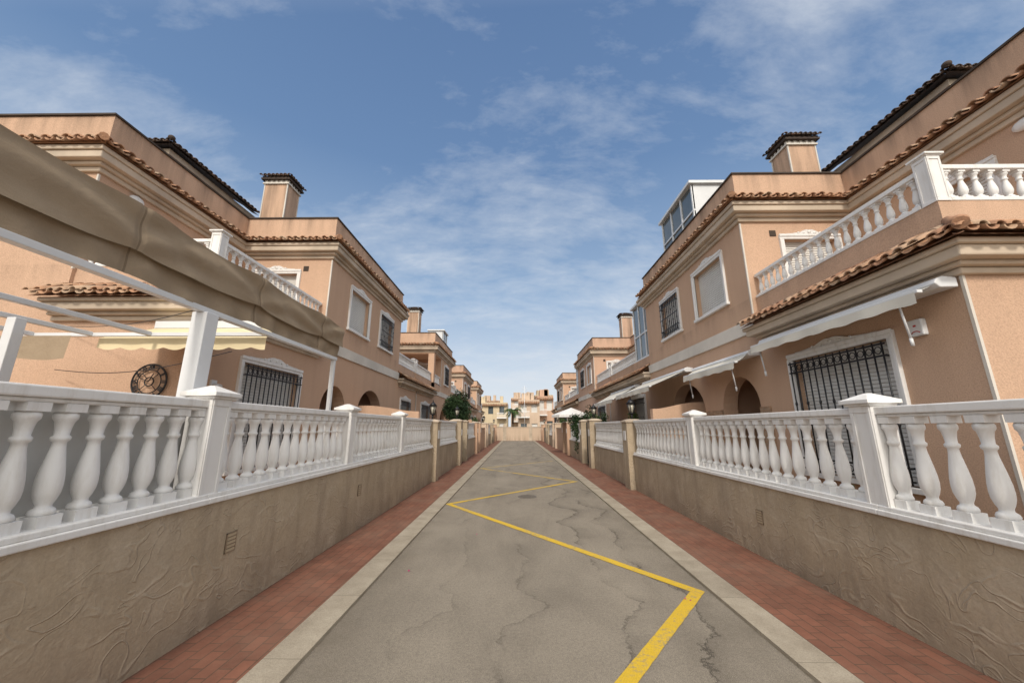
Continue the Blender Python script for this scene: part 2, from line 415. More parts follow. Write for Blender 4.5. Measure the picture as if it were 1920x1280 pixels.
def post_geo(mb, cx, cy, z0, z1, w, k=1.0):
    h = w / 2
    mb.box(cx - h, cx + h, cy - h, cy + h, z0, z1)
    e = 0.008; b = 0.035 * k; q = 0.06 * k
    for sg in (-1, 1):
        f0, f1 = (cx + sg * h, cx + sg * (h + e)) if sg > 0 else (cx - h - e, cx - h)
        mb.box(f0, f1, cy - h, cy - h + b, z0 + q, z1 - q); mb.box(f0, f1, cy + h - b, cy + h, z0 + q, z1 - q)
        mb.box(f0, f1, cy - h, cy + h, z0, z0 + q); mb.box(f0, f1, cy - h, cy + h, z1 - q, z1)
        g0, g1 = (cy + h, cy + h + e) if sg > 0 else (cy - h - e, cy - h)
        mb.box(cx - h, cx - h + b, g0, g1, z0 + q, z1 - q); mb.box(cx + h - b, cx + h, g0, g1, z0 + q, z1 - q)
        mb.box(cx - h, cx + h, g0, g1, z0, z0 + q); mb.box(cx - h, cx + h, g0, g1, z1 - q, z1)
    mb.box(cx - h - 0.025 * k, cx + h + 0.025 * k, cy - h - 0.025 * k, cy + h + 0.025 * k, z1, z1 + 0.02 * k)
    mb.box(cx - h - 0.05 * k, cx + h + 0.05 * k, cy - h - 0.05 * k, cy + h + 0.05 * k, z1 + 0.02 * k, z1 + 0.055 * k)
    mb.frustum(cx, cy, z1 + 0.055 * k, z1 + 0.115 * k, h + 0.045 * k, 0.02 * k)

# ------------------------------------------------------------------ house
def window(E, T, F, a0, a1, z0, z1, grille=False, ornate=True, depth=0.11, sill=True):
    W = empty('window', (0, 0, 0), E)
    b = 0.09
    m = MB(); m.xf = F
    m.box(a0 - b, a0, -0.02, 0.03, z0, z1); m.box(a1, a1 + b, -0.02, 0.03, z0, z1)
    m.box(a0 - b, a1 + b, -0.02, 0.032, z1, z1 + b)
    m.box(a0 - b, a0 - b * 0.55, 0.025, 0.045, z0, z1 + 0.02); m.box(a1 + b * 0.55, a1 + b, 0.025, 0.045, z0, z1 + 0.02)
    m.box(a0 - b, a1 + b, 0.025, 0.047, z1 + b * 0.55, z1 + b + 0.012)
    if sill: m.box(a0 - b - 0.03, a1 + b + 0.03, -0.05, 0.07, z0 - 0.06, z0)
    m.make('frame', WHITE, W, T, 0.006)
    m = MB(); m.xf = F
    k = int((z1 - z0) / 0.048); dz = (z1 - z0) / k
    for i in range(k):
        zz = z0 + i * dz
        m.poly([(a0, -depth + 0.012, zz), (a1, -depth + 0.012, zz), (a1, -depth + 0.004, zz + dz * 0.8), (a0, -depth + 0.004, zz + dz * 0.8)])
        m.poly([(a0, -depth + 0.004, zz + dz * 0.8), (a1, -depth + 0.004, zz + dz * 0.8), (a1, -depth - 0.006, zz + dz * 0.9), (a0, -depth - 0.006, zz + dz * 0.9)])
        m.poly([(a0, -depth - 0.006, zz + dz * 0.9), (a1, -depth - 0.006, zz + dz * 0.9), (a1, -depth + 0.012, zz + dz), (a0, -depth + 0.012, zz + dz)])
    m.make('shutter', SHUT, W, T)
    if ornate:
        m = MB(); m.xf = F; c = (a0 + a1) / 2; w = (a1 - a0) / 2 + 0.02; zt = z1 + b + 0.012
        pts = []
        N = 28
        for i in range(N + 1):
            t = -1 + 2 * i / N
            hh = 0.012 + 0.075 * math.exp(-(t * 2.6) ** 2) + 0.018 * abs(math.sin(t * 7.5)) * (1 - abs(t))
            pts.append((c + t * w * 0.85, hh))
        for p, q in zip(pts, pts[1:]):
            m.poly([(p[0], 0.025, zt), (q[0], 0.025, zt), (q[0], 0.032, zt + q[1]), (p[0], 0.032, zt + p[1])])
            m.poly([(p[0], 0.032, zt + p[1]), (q[0], 0.032, zt + q[1]), (q[0], 0.0, zt + q[1]), (p[0], 0.0, zt + p[1])])
        for t, r in ((-0.4, 0.022), (-0.2, 0.02), (0, 0.03), (0.2, 0.02), (0.4, 0.022)):
            m.blob(c + t * w, 0.032, zt + 0.025 + (0.02 if abs(t) < 0.1 else 0), r * 1.2, 0.012, r, 8, 5)
        m.make('pediment', WHITE, W, T)
    if grille:
        m = MB(); m.xf = F; n0 = 0.075
        k = max(4, int((a1 - a0) / 0.115))
        for i in range(k + 1):
            a = a0 + 0.02 + (a1 - a0 - 0.04) * i / k
            m.tube((a, n0, z0 + 0.02), (a, n0, z1 - 0.03), 0.0095, 6)
            m.blob(a, n0, (z0 + z1) / 2 + (0.16 if i % 2 else -0.16), 0.018, 0.018, 0.035, 6, 4)
        for zz in (z0 + 0.06, z0 + 0.2, (z0 + z1) / 2, z1 - 0.2, z1 - 0.06):
            m.box(a0 - 0.02, a1 + 0.02, n0 - 0.006, n0 + 0.006, zz - 0.011, zz + 0.011)
        for i in range(k):
            a = a0 + 0.02 + (a1 - a0 - 0.04) * (i + 0.5) / k
            m.ring(a, n0, z1 - 0.13, 0.042, 0.006, 10); m.ring(a, n0, z0 + 0.13, 0.042, 0.006, 10)
        for aa in (a0 + 0.02, a1 - 0.02):
            for zz in (z0 + 0.2, z1 - 0.2): m.box(aa - 0.01, aa + 0.01, -0.02, n0, zz - 0.01, zz + 0.01)
        m.make('grille', BLACK, W, T)
    return W

def house(s, y0, label, detail=2, loggia=False, roofroom=None, glazed=False, mat=PEACH, ylast=11.0, wsh=0.0, cx=0.0, chh=0.0):
    ex = 6.5
    E = empty('terraced_house', (s * ex, y0, 0))
    tag(E, label, 'house', 'terraced houses along the lane')
    T = lambda x, y, z: (s * x - s * ex, y, z)
    FS = lambda X: (lambda a, n, z: (X - n, a, z))
    FF = lambda Y: (lambda a, n, z: (a, Y - n, z))
    ly = 2.0 if loggia else 0.0
    longD = ylast > 8.6
    w = MB()
    panel(w, FS(4.4), 0.0, 5.5, 0, 3.3, 0.3, [(0.15, 1.4, 0, 2.75), (2.15, 4.0, 0, 2.85)])
    arch_head(w, FS(4.4), 0.15, 1.4, 1.95, 2.75, 0.62, 0.3); arch_head(w, FS(4.4), 2.15, 4.0, 1.95, 2.85, 0.72, 0.3)
    w.box(6.2, 9.0, 0.01, 5.49, 0, 3.29); w.box(4.7, 6.2, 4.2, 5.5, 0, 3.0); w.box(4.7, 6.2, 0.0, 5.5, 3.0, 3.3)
    w.box(4.7, 6.2, 1.7, 1.85, 0, 3.0)
    wa = (0.78 + wsh, 2.0 + wsh, 4.12, 5.2); wb = (2.98 + wsh, 4.12 + wsh, 4.12, 5.2)
    wins = [wa, wb]
    if loggia: wins = [(2.9, 4.1, 4.12, 5.2)]
    panel(w, FS(4.4), ly, 5.5, 3.3, 6.6, 0.2, wins)
    panel(w, FF(ly), 4.6, 6.6, 3.3, 6.6, 0.2, [(5.2, 6.2, 3.4, 5.15)])
    w.box(4.6, 9.0, ly + 0.2, 5.5, 3.3, 6.597)
    if not loggia: w.box(6.6, 9.0, 0, 0.2, 3.3, 6.59)
    if loggia:
        w.box(4.4, 6.6, 0.0, ly, 5.45, 6.6); w.box(4.4, 4.72, 0.0, 0.32, 3.3, 5.45)
        w.box(6.6, 9.0, 0.0, 2.2, 3.3, 6.59); w.box(4.4, 6.6, 0.0, ly, 3.3, 3.9)
    panel(w, FS(4.4), -3.2, 0.0, 0, 3.6, 0.2, [(-2.35, -0.8, 0.95, 2.62)])
    w.box(4.6, 6.6, -3.2, 0.0, 0, 3.597)
    w.box(4.5, 4.65, -3.1, -0.001, 3.6, 3.95); w.box(4.65, 6.6, -3.1, -2.95, 3.6, 3.95)
    panel(w, FS(6.6), -3.15, 0.0, 3.3, 6.6, 0.2, [(-2.1, -1.4, 3.62, 5.15)])
    w.box(6.8, 10.5, -3.15, 0.3, 0, 6.594); w.box(6.6, 6.8, -3.15, 0.0, 0, 3.3)
    w.box(6.603, 10.2, 5.5, ylast, 0, 6.597)
    panel(w, FS(4.4), 5.5, ylast, 0, 3.6, 0.2, [(6.2, 7.6, 0.95, 2.6)] if longD else [(6.0, 7.2, 0.95, 2.6)])
    w.box(4.6, 6.6, 5.5, ylast, 0, 3.597); w.box(4.5, 4.65, 5.5, ylast, 3.6, 3.95)
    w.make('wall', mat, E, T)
    for (a, c) in ((-0.12, 0.15), (1.4, 2.15), (4.0, 4.4)):
        b = MB(); b.box(4.37, 4.72, a + 0.002, c - 0.002, 0, 1.95); b.make('brick_pillar', BRICK, E, T)
    b = MB(); b.box(4.36, 4.43, -0.02, 5.53, 3.3, 3.56); b.make('band', BAND, E, T, 0.006)
    for (x, y, z0, z1) in ((4.4, ly, 3.57, 5.5), (4.4, -3.2, 0.1, 3.1), (6.6, -3.15, 3.9, 5.5)):
        b = MB(); b.box(x - 0.008, x + 0.02, y - 0.008, y + 0.02, z0, z1); b.make('corner_trim', BAND, E, T)
    c = MB()
    def corn(x0, x1, ya, yb, z, dz, pr=(0.05, 0.11, 0.20, 0.23), hs=(0.0, 0.08, 0.14, 0.26, 0.34)):
        for i, p in enumerate(pr): c.box(x0 - p, x1, ya - p, yb + p, z + hs[i] + dz, z + hs[i + 1] + dz)
    corn(4.4, 8.9, 0, 5.5, 5.52, 0); corn(6.6, 10.4, -3.15, 0.0, 5.52, 0.003); corn(6.6, 10.1, 5.5, ylast - 0.3, 5.52, 0.006)
    corn(4.4, 6.6, -3.2, -0.25, 3.06, 0.0, (0.05, 0.11, 0.21, 0.25), (0, 0.07, 0.12, 0.23, 0.29))
    corn(4.4, 6.55, 5.72, ylast - 0.3, 3.06, 0.004, (0.05, 0.11, 0.21, 0.25), (0, 0.07, 0.12, 0.23, 0.29))
    c.make('cornice', CREAM, E, T, 0.015 if detail > 1 else 0)
    t = MB()
    tiles(t, FS(4.4), 0, 5.5, True, False, 0.32, 6.0, 5.89)
    tiles(t, FF(0.0), 4.4, 6.6, True, False, 0.32, 6.0, 5.89)
    tiles(t, FS(6.6), -3.15, -0.2, True, False, 0.32, 6.0, 5.89)
    tiles(t, FF(-3.15), 6.6, 10.4, True, False, 0.32, 6.0, 5.89)
    tiles(t, FS(6.6), 5.6, ylast, False, False, 0.32, 6.0, 5.89)
    tiles(t, FS(4.5), -3.1, -0.02, True, False, 0.46, 3.63, 3.37, 0.155, 2)
    tiles(t, FF(-3.1), 4.5, 6.7, True, False, 0.46, 3.63, 3.37, 0.155, 2)
    tiles(t, FS(4.5), 5.5, ylast, False, False, 0.46, 3.63, 3.37, 0.155, 2)
    t.tint = 0.2
    t.tube((4.52, -3.12, 3.70), (4.09, -3.55, 3.43), 0.05, 10, 0.06); t.blob(4.13, -3.51, 3.47, 0.07, 0.07, 0.06, 10, 6)
    t.tube((4.42, -0.02, 6.06), (4.12, -0.32, 5.94), 0.05, 8, 0.06); t.tube((6.6, -3.15, 6.06), (6.3, -3.45, 5.94), 0.05, 8, 0.06)
    t.make('roof_tiles', TILE, E, T)
    c = MB()
    c.box(4.37, 9.03, -0.03, 5.53, 6.6, 6.63); c.box(6.57, 10.5, -3.18, -0.031, 6.6, 6.632); c.box(6.57, 10.2, 5.531, ylast, 6.6, 6.632)
    c.make('parapet_coping', DARKCOP, E, T)
    tw = empty('stair_tower', (0, 0, 0), E)
    m = MB(); m.box(7.9, 9.8, -1.0, 1.7, 6.6, 7.75); m.make('wall', mat, tw, T)
    m = MB(); m.box(7.82, 9.8, -1.08, 1.78, 7.6, 7.73); m.make('cornice', CREAM, tw, T)
    m = MB(); tiles(m, FS(7.9), -1.0, 1.7, True, False, 0.28, 7.88, 7.77, 0.15, 1, 0.5); tiles(m, FF(-1.0), 7.9, 9.8, True, False, 0.28, 7.88, 7.77, 0.15, 1, 0.5)
    m.poly([(7.9, -1.0, 7.9), (9.8, -1.0, 7.9), (9.8, 0.35, 8.15), (8.6, 0.35, 8.15)]); m.poly([(7.9, -1.0, 7.9), (8.6, 0.35, 8.15), (7.9, 1.7, 7.9)])
    m.blob(7.66, -1.24, 7.87, 0.07, 0.07, 0.06); m.make('tiles', TILED, tw, T)
    ch = empty('chimney', (s * cx, 0, 0), E); zc = chh
    m = MB(); m.box(6.42, 7.07, 0.95, 1.5, 6.6, 8.08 + zc); m.make('stack', mat, ch, T)
    for (xx, yy) in ((6.41, 0.94), (7.05, 0.94), (6.41, 1.48)):
        m = MB(); m.box(xx, xx + 0.03, yy, yy + 0.03, 6.64, 8.08 + zc); m.make('corner_trim', BAND, ch, T)
    m = MB(); m.box(6.38, 7.11, 0.91, 1.54, 8.08 + zc, 8.12 + zc)
    for i in range(5):
        m.box(6.44 + i * 0.137, 6.50 + i * 0.137, 0.93, 1.52, 8.12 + zc, 8.20 + zc)
        m.box(6.40, 7.09, 0.95 + i * 0.122, 1.0 + i * 0.122, 8.122 + zc, 8.198 + zc)
    m.make('vent', BAND, ch, T)
    m = MB(); m.tint = 0.2; m.box(6.34, 7.15, 0.87, 1.58, 8.20 + zc, 8.25 + zc)
    tiles(m, FS(6.5), 1.03, 1.42, True, True, 0.21, 8.37 + zc, 8.28 + zc, 0.12, 1, 0.2); tiles(m, FF(1.03), 6.5, 6.99, True, True, 0.21, 8.37 + zc, 8.28 + zc, 0.12, 1, 0.2)
    m.box(6.36, 7.13, 0.89, 1.56, 8.25 + zc, 8.3 + zc); m.frustum(6.745, 1.225, 8.3 + zc, 8.46 + zc, 0.27, 0.1)
    m.make('cap', TILED, ch, T)
    if loggia:
        window(E, T, FS(4.4), 2.9, 4.1, 4.12, 5.2, True)
    else:
        window(E, T, FS(4.4), *wa, False)
        window(E, T, FS(4.4), *wb, True)
    window(E, T, FF(ly), 5.2, 6.2, 3.4, 5.15, False, True, sill=False)
    window(E, T, FS(4.4), -2.35, -0.8, 0.95, 2.62, True)
    window(E, T, FS(6.6), -2.1, -1.4, 3.62, 5.15, False, sill=False)
    if longD: window(E, T, FS(4.4), 6.2, 7.6, 0.95, 2.6, True)
    else: window(E, T, FS(4.4), 6.0, 7.2, 0.95, 2.6, True)
    for yy in (0.5, 2.7):
        d = MB(); d.xf = FS(6.2); d.box(yy, yy + 0.9, -0.02, 0.03, 0.1, 2.15)
        for k in range(3): d.box(yy + 0.12, yy + 0.78, 0.03, 0.045, 0.2 + k * 0.65, 0.75 + k * 0.65)
        d.make('door', WOOD, E, T)
    d = MB(); d.blob(6.58, -2.55, 5.42, 0.05, 0.13, 0.08, 14, 8); d.make('wall_lamp', WHITE, E, T)
    d = MB(); d.xf = FF(ly); d.box(4.95, 5.07, -0.01, 0.012, 5.22, 5.34); d.make('wall_vent', DARKCOP, E, T)
    def bal_run(runs, posts, d):
        B = empty('balustrade', (0, 0, 0), E)
        rail = MB(); low = MB() if d else None
        for (x0, yA, x1, yB) in runs:
            L = math.hypot(x1 - x0, yB - yA); n = max(1, int(L / 0.15))
            if x0 == x1:
                rail.box(x0 - 0.055, x0 + 0.055, yA, yB, 4.355, 4.41); rail.box(x0 - 0.08, x0 + 0.08, yA, yB, 3.95, 3.995)
            else:
                rail.box(x0, x1, yA - 0.053, yA + 0.053, 4.356, 4.409); rail.box(x0, x1, yA - 0.078, yA + 0.078, 3.951, 3.994)
            for i in range(n):
                f = (i + 0.5) / n; x = x0 + (x1 - x0) * f; y = yA + (yB - yA) * f
                if d == 0: put_bal(BALT, B, T(x, y, 3.995))
                else: low.lathe([(0.04, 0), (0.04, 0.03), (0.022, 0.05), (0.042, 0.12), (0.022, 0.24), (0.03, 0.33), (0.03, 0.36)], x, y, 3.995, 8)
        if low: o = low.make('balusters', WHITE, B, T); o['kind'] = 'stuff'
        rail.make('rail', WHITE, B, T, 0.006)
        for (x, y) in posts:
            P = MB(); post_geo(P, x, y, 3.95, 4.5, 0.145, 0.65); P.make('post', WHITE, B, T, 0.003)
    far = 0 if detail >= 2 else 1
    bal_run([(4.57, -2.94, 4.57, -0.02), (4.65, -3.03, 6.58, -3.03)], [(4.57, -3.03)], far)
    if loggia:
        bal_run([(4.5, 0.4, 4.5, 1.98), (4.75, 0.1, 6.58, 0.1)], [], far)
    st = 7.4 if glazed else 5.52
    bal_run([(4.57, st, 4.57, ylast - 0.15)], [(4.57, ylast - 0.06)], far)
    def glassbox(nm, x0, x1, ya, yb, z0, z1):
        G = empty(nm, (0, 0, 0), E)
        m = MB()
        k = max(2, int(round((yb - ya) / 0.65)))
        for i in range(k + 1):
            y = ya + (yb - ya - 0.06) * i / k; m.box(x0, x0 + 0.06, y, y + 0.06, z0, z1 - 0.08)
        m.box(x0 - 0.004, x0 + 0.06, ya - 0.004, yb, z0, z0 + 0.08); m.box(x0 - 0.004, x0 + 0.06, ya - 0.004, yb, z0 + (z1 - z0) * 0.42, z0 + (z1 - z0) * 0.42 + 0.05)
        m.box(x0 - 0.08, x1 + 0.05, ya - 0.08, yb + 0.05, z1 - 0.08, z1)
        m.box(x0 + 0.02, x1, ya, ya + 0.05, z0, z1 - 0.08)
        m.make('frame', METALW, G, T, 0.004)
        m = MB(); m.box(x0 + 0.03, x0 + 0.045, ya + 0.05, yb, z0 + 0.05, z1 - 0.1); m.make('pane', GLASS, G, T)
    if roofroom: glassbox('roof_conservatory', 4.75, 5.75, *roofroom, 6.6, 8.1 if detail > 1 else 7.8)
    if glazed: glassbox('terrace_conservatory', 4.55, 6.5, 5.55, 7.35, 3.95, 6.1)
    return E

house(1, 6.7, 'peach terraced house with arched porch, roof terrace and glazed rooftop room', roofroom=(2.3, 4.4), glazed=True)
house(-1, 8.25, 'peach terraced house with arched porch, white terrace balustrade and chimney', ylast=8.15, wsh=0.38, chh=0.18)
house(1, 21.0, 'peach terraced house with shuttered windows and tall chimney', 1, glazed=True, mat=PEACH2)
house(-1, 19.7, 'peach terraced house with open corner loggia and rooftop room', 1, loggia=True, roofroom=(3.9, 5.3), ylast=7.75, cx=-0.8)
house(1, 35.3, 'distant peach terraced house at the end of the lane', 0, ylast=9.5)
house(-1, 30.75, 'distant peach terraced house along the lane', 0, mat=PEACH2, ylast=7.7)
house(-1, 41.7, 'distant peach terraced house beside the end wall', 0, ylast=7.7)

# ------------------------------------------------------------------ ground, lane
def structure(o): o['kind'] = 'structure'; return o
def sheet(name, mat, x0, x1, y0, y1, z, z0=None):
    m = MB()
    if z0 is None: m.poly([(x0, y0, z), (x1, y0, z), (x1, y1, z), (x0, y1, z)])
    else: m.box(x0, x1, y0, y1, z0, z)
    return structure(m.make(name, mat))
sheet('ground', EARTH, -1500, 1500, -200, 2500, -0.02)
sheet('road', ASPH, -1.51, 1.93, -3, 46, 0.0)
sheet('kerb', KERB, -1.77, -1.50, -3, 46, 0.03, -0.05); sheet('kerb', KERB, 1.92, 2.19, -3, 46, 0.03, -0.05)
sheet('pavement', PAVER, -2.52, -1.772, -3, 46, 0.024, -0.05); sheet('pavement', PAVER, 2.192, 3.07, -3, 46, 0.024, -0.05)
sheet('patio', GRAVEL, -12, -2.7, -3, 50, 0.1, -0.04); sheet('patio', GRAVEL, 3.25, 12, -3, 50, 0.1, -0.04)

pts = [(-1.45, 0.15), (1.80, 4.2), (-1.45, 8.5), (1.78, 11.9), (-1.42, 15.5), (1.78, 18.9)]
def zig(pts, w):
    P = [Vector(p) for p in pts]; Lf = []; Rt = []
    for i, p in enumerate(P):
        if i == 0: d = (P[1] - p).normalized(); nn = Vector((-d.y, d.x)); off = nn * w / 2
        elif i == len(P) - 1: d = (p - P[i - 1]).normalized(); nn = Vector((-d.y, d.x)); off = nn * w / 2
        else:
            d0 = (p - P[i - 1]).normalized(); d1 = (P[i + 1] - p).normalized()
            n0 = Vector((-d0.y, d0.x)); n1 = Vector((-d1.y, d1.x)); b = (n0 + n1).normalized(); off = b * (w / 2) / max(0.3, b.dot(n0))
        Lf.append(p + off); Rt.append(p - off)
    return Lf, Rt
m = MB(); A, B = zig(pts, 0.115)
for i in range(len(A) - 1):
    N = 60; pj = None
    for k in range(N + 1):
        f = k / N; a = A[i].lerp(A[i + 1], f); b = B[i].lerp(B[i + 1], f); d = (a - b).normalized()
        if 0 < k < N: a = a + d * U(-0.003, 0.003); b = b + d * U(-0.003, 0.003)
        if pj: m.poly([(v.x, v.y, 0.005) for v in (pj[0], pj[1], b, a)])
        pj = (a, b)
structure(m.make('road_marking', YELLOW))
m = MB(); m.lathe([(0.22, 0.0), (0.22, 0.006), (0.205, 0.008), (0.20, 0.005), (0.0, 0.005)], 0, 0, 0, 28)
for i in range(-4, 5):
    hw = math.sqrt(max(0, 0.18 ** 2 - (i * 0.037) ** 2)); m.box(-hw, hw, i * 0.037 - 0.007, i * 0.037 + 0.007, 0.005, 0.008)
o = m.make('manhole_cover', IRON, loc=(0.25, 9.4, 0.001)); tag(o, 'round dark cast iron manhole cover set in the asphalt', 'manhole cover')
m = MB()
for (x, y) in ((-1.38, 2.62), (-1.2, 4.7), (1.62, 4.0), (-0.6, 6.2)):
    for k in range(2):
        a = R() * 6.28; sz = U(0.008, 0.014); cx_ = x + U(-0.03, 0.03); cy_ = y + U(-0.03, 0.03); z = 0.008
        m.tint = R(); m.poly([(cx_ + sz * math.cos(a + q), cy_ + sz * math.sin(a + q), z + 0.008 * (q > 3)) for q in (0, 1.3, 3.1, 4.6)])
o = m.make('fallen_petals', PINK); o['kind'] = 'stuff'

# ------------------------------------------------------------------ garden walls with balustrades
def garden_wall(s, xc, y0, y1, zc, spacing, posts, back_panel=False, label=None):
    E = empty('garden_wall', (s * xc, y0, 0))
    tag(E, label or 'rendered low wall carrying a white concrete balustrade', 'garden wall', 'front garden walls along the lane')
    L = y1 - y0; hw = 0.1; bh = 0.66 if s < 0 else 0.72
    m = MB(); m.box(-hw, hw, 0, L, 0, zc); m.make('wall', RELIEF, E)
    m = MB(); m.box(-hw - 0.03, hw + 0.03, 0, L, zc, zc + 0.045); m.box(-hw - 0.012, hw + 0.012, 0, L, zc + 0.045, zc + 0.08)
    m.make('coping', WHITE, E, None, 0.008)
    zb = zc + 0.08; zt = zb + bh
    m = MB(); m.box(-0.075, 0.075, 0, L, zt + 0.025, zt + 0.09); m.box(-0.055, 0.055, 0, L, zt, zt + 0.025); m.make('rail', WHITE, E, None, 0.01)
    stops = [0.0] + [p - y0 for p in posts if y0 < p < y1] + [L]
    for p in posts:
        c = MB(); q = p - y0; post_geo(c, 0, q, zb - 0.079, zt + 0.10, 0.2)
        c.make('post', WHITE, E, None, 0.005)
    for a, b in zip(stops, stops[1:]):
        a2 = a + (0.11 if (a + y0) in posts or a > 0.01 else 0.03); b2 = b - (0.11 if b < L - 0.01 else 0.03)
        n = int(round((b2 - a2) / spacing))
        for i in range(n):
            o = put_bal(BALS[bh], E, (U(-0.002, 0.002), a2 + (b2 - a2) * (i + 0.5) / n + U(-0.003, 0.003), zb)); o.rotation_euler = (0, 0, U(-0.03, 0.03))
    if back_panel:
        m = MB(); m.box(0.13 if s > 0 else -0.15, 0.15 if s > 0 else -0.13, 0, L, zb - 0.1, zt + 0.02); m.make('screen', SCREEN, E)
    return E
WOODV = simple('vent_back', (0.26, 0.195, 0.13), 0.1); WOODV2 = simple('vent_louvre', (0.43, 0.34, 0.23), 0.1)
def vent(s, x, y, z):
    E = empty('air_vent', (x, y, z)); tag(E, 'small louvred air vent set in a rendered wall', 'vent', 'air vents in the walls')
    T = lambda a, b, c: (a * s if s > 0 else -a, b, c)
    m = MB()
    for a in (-0.06, 0.05): m.box(-0.010, 0.0, a, a + 0.01, -0.08, 0.08)
    m.box(-0.004, 0.0, -0.06, 0.06, -0.08, 0.08); m.box(-0.0098, 0, -0.06, 0.06, 0.07, 0.08); m.box(-0.0098, 0, -0.06, 0.06, -0.08, -0.07); m.make('frame', WOODV, E, T)
    m = MB()
    for k in range(5): m.box(-0.009, 0.0, -0.05, 0.05, -0.07 + k * 0.03, -0.07 + k * 0.03 + 0.019)
    m.make('louvres', WOODV2, E, T)

XL, XR = 2.61, 3.16
garden_wall(-1, XL, -1.0, 3.2, 0.99, 0.18, [], True, label='brown trowelled low wall with white balustrade and screen behind')
garden_wall(-1, XL, 3.2, 11.55, 0.99, 0.18, [3.2, 5.85, 8.5])
garden_wall(-1, XL, 12.1, 16.3, 0.99, 0.2, [])
garden_wall(1, XR, -1.0, 3.42, 0.88, 0.22, [])
garden_wall(1, XR, 3.42, 10.15, 0.88, 0.195, [3.42, 6.8])
garden_wall(1, XR, 10.75, 15.2, 0.88, 0.2, [])
vent(-1, -2.509, 3.55, 0.62); vent(-1, -2.509, 6.3, 0.62); vent(1, 3.059, 5.1, 0.5)

def pillar(s, xc, y, h=1.95, w=0.36, lantern=False, mat=PEACH):
    E = empty('gate_pillar', (s * xc, y, 0)); tag(E, 'square peach rendered gate pillar with flat cap', 'pillar', 'gate pillars along the lane')
    m = MB(); m.box(-w / 2, w / 2, -w / 2, w / 2, 0, h); m.make('shaft', mat, E)
    m = MB(); m.box(-w / 2 - 0.03, w / 2 + 0.03, -w / 2 - 0.03, w / 2 + 0.03, h, h + 0.04); m.frustum(0, 0, h + 0.04, h + 0.09, w / 2 + 0.02, w / 4); m.make('cap', CREAM, E, None, 0.006)
    m = MB(); m.box(-s * (w / 2 + 0.012) if s > 0 else w / 2, -w / 2 if s > 0 else w / 2 + 0.012, -0.1, 0.1, 1.25, 1.5); m.make('letter_box', METALW, E)
    if lantern:
        zt = h + 0.09; k_ = 1.2
        L = empty('lantern', (s * xc, y, zt)); tag(L, 'black iron lantern standing on a gate pillar', 'lantern', 'lanterns on gate pillars')
        m = MB(); m.tube((0, 0, 0), (0, 0, 0.12 * k_), 0.025, 8); m.tube((0, 0, 0.12 * k_), (0, 0, 0.14 * k_), 0.08, 6)
        for k in range(6):
            a = math.pi * k / 3; m.tube((0.07 * math.cos(a), 0.07 * math.sin(a), 0.14 * k_), (0.115 * math.cos(a), 0.115 * math.sin(a), 0.34 * k_), 0.011, 4)
        m.tube((0, 0, 0.34 * k_), (0, 0, 0.44 * k_), 0.145, 6, 0.035); m.tube((0, 0, 0.44 * k_), (0, 0, 0.5 * k_), 0.014, 6); m.make('frame', BLACK, L)
        m = MB(); m.tube((0, 0, 0.145 * k_), (0, 0, 0.335 * k_), 0.058, 6, 0.098); m.make('glass', LGLASS, L)
def gate(s, xc, ya, yb, h=1.75):
    E = empty('iron_gate', (s * xc, ya, 0)); tag(E, 'black wrought iron garden gate between pillars', 'gate', 'garden gates along the lane')
    L = yb - ya; m = MB()
    for zz in (0.15, 0.9, h - 0.15): m.box(-0.015, 0.015, 0, L, zz, zz + 0.04)
    m.box(-0.014, 0.014, 0, 0.03, 0.05, h); m.box(-0.014, 0.014, L - 0.03, L, 0.05, h)
    m.make('frame', BLACK, E)
    m = MB(); n = int(L / 0.11)
    for i in range(n + 1):
        y = L * i / n; m.tube((0, y, 0.08), (0, y, h), 0.011, 6); m.tube((0, y, h), (0, y, h + 0.07), 0.018, 6, 0.001)
    m.box(-0.004, 0.004, 0.02, L - 0.02, 0.18, 1.55)
    m.make('bars', BLACK, E)
pillar(-1, XL, 11.82, 1.74, 0.44, True, RELIEF); pillar(1, XR, 10.45, 1.72, 0.46, True, RELIEF)
def far_fence(s, xc, y, yend, zc):
    k = 0
    while y < yend:
        mt = (RELIEF, PEACH, PALE)[k % 3]
        pillar(s, xc, y + 0.25, 1.84, 0.48, k % 2 == 0, mt)
        gate(s, xc, y + 0.5, y + 2.0); pillar(s, xc, y + 2.25, 1.84, 0.48, False, mt)
        e = min(y + 6.9, yend)
        if k % 2 == 0:
            if e > y + 2.6: garden_wall(s, xc, y + 2.5, e, zc, 0.22, [])
        elif e > y + 2.6:
            E = empty('garden_wall', (s * xc, y + 2.5, 0)); tag(E, 'solid peach rendered front wall with cream coping', 'garden wall', 'front garden walls along the lane')
            m = MB(); m.box(-0.1, 0.1, 0, e - y - 2.5, 0, 1.5); m.make('wall', mt, E)
            m = MB(); m.box(-0.13, 0.13, 0, e - y - 2.5, 1.5, 1.55); m.make('coping', CREAM, E)
        y += 6.9; k += 1
far_fence(-1, XL, 16.4, 45, 0.99); far_fence(1, XR, 15.3, 45, 0.88)

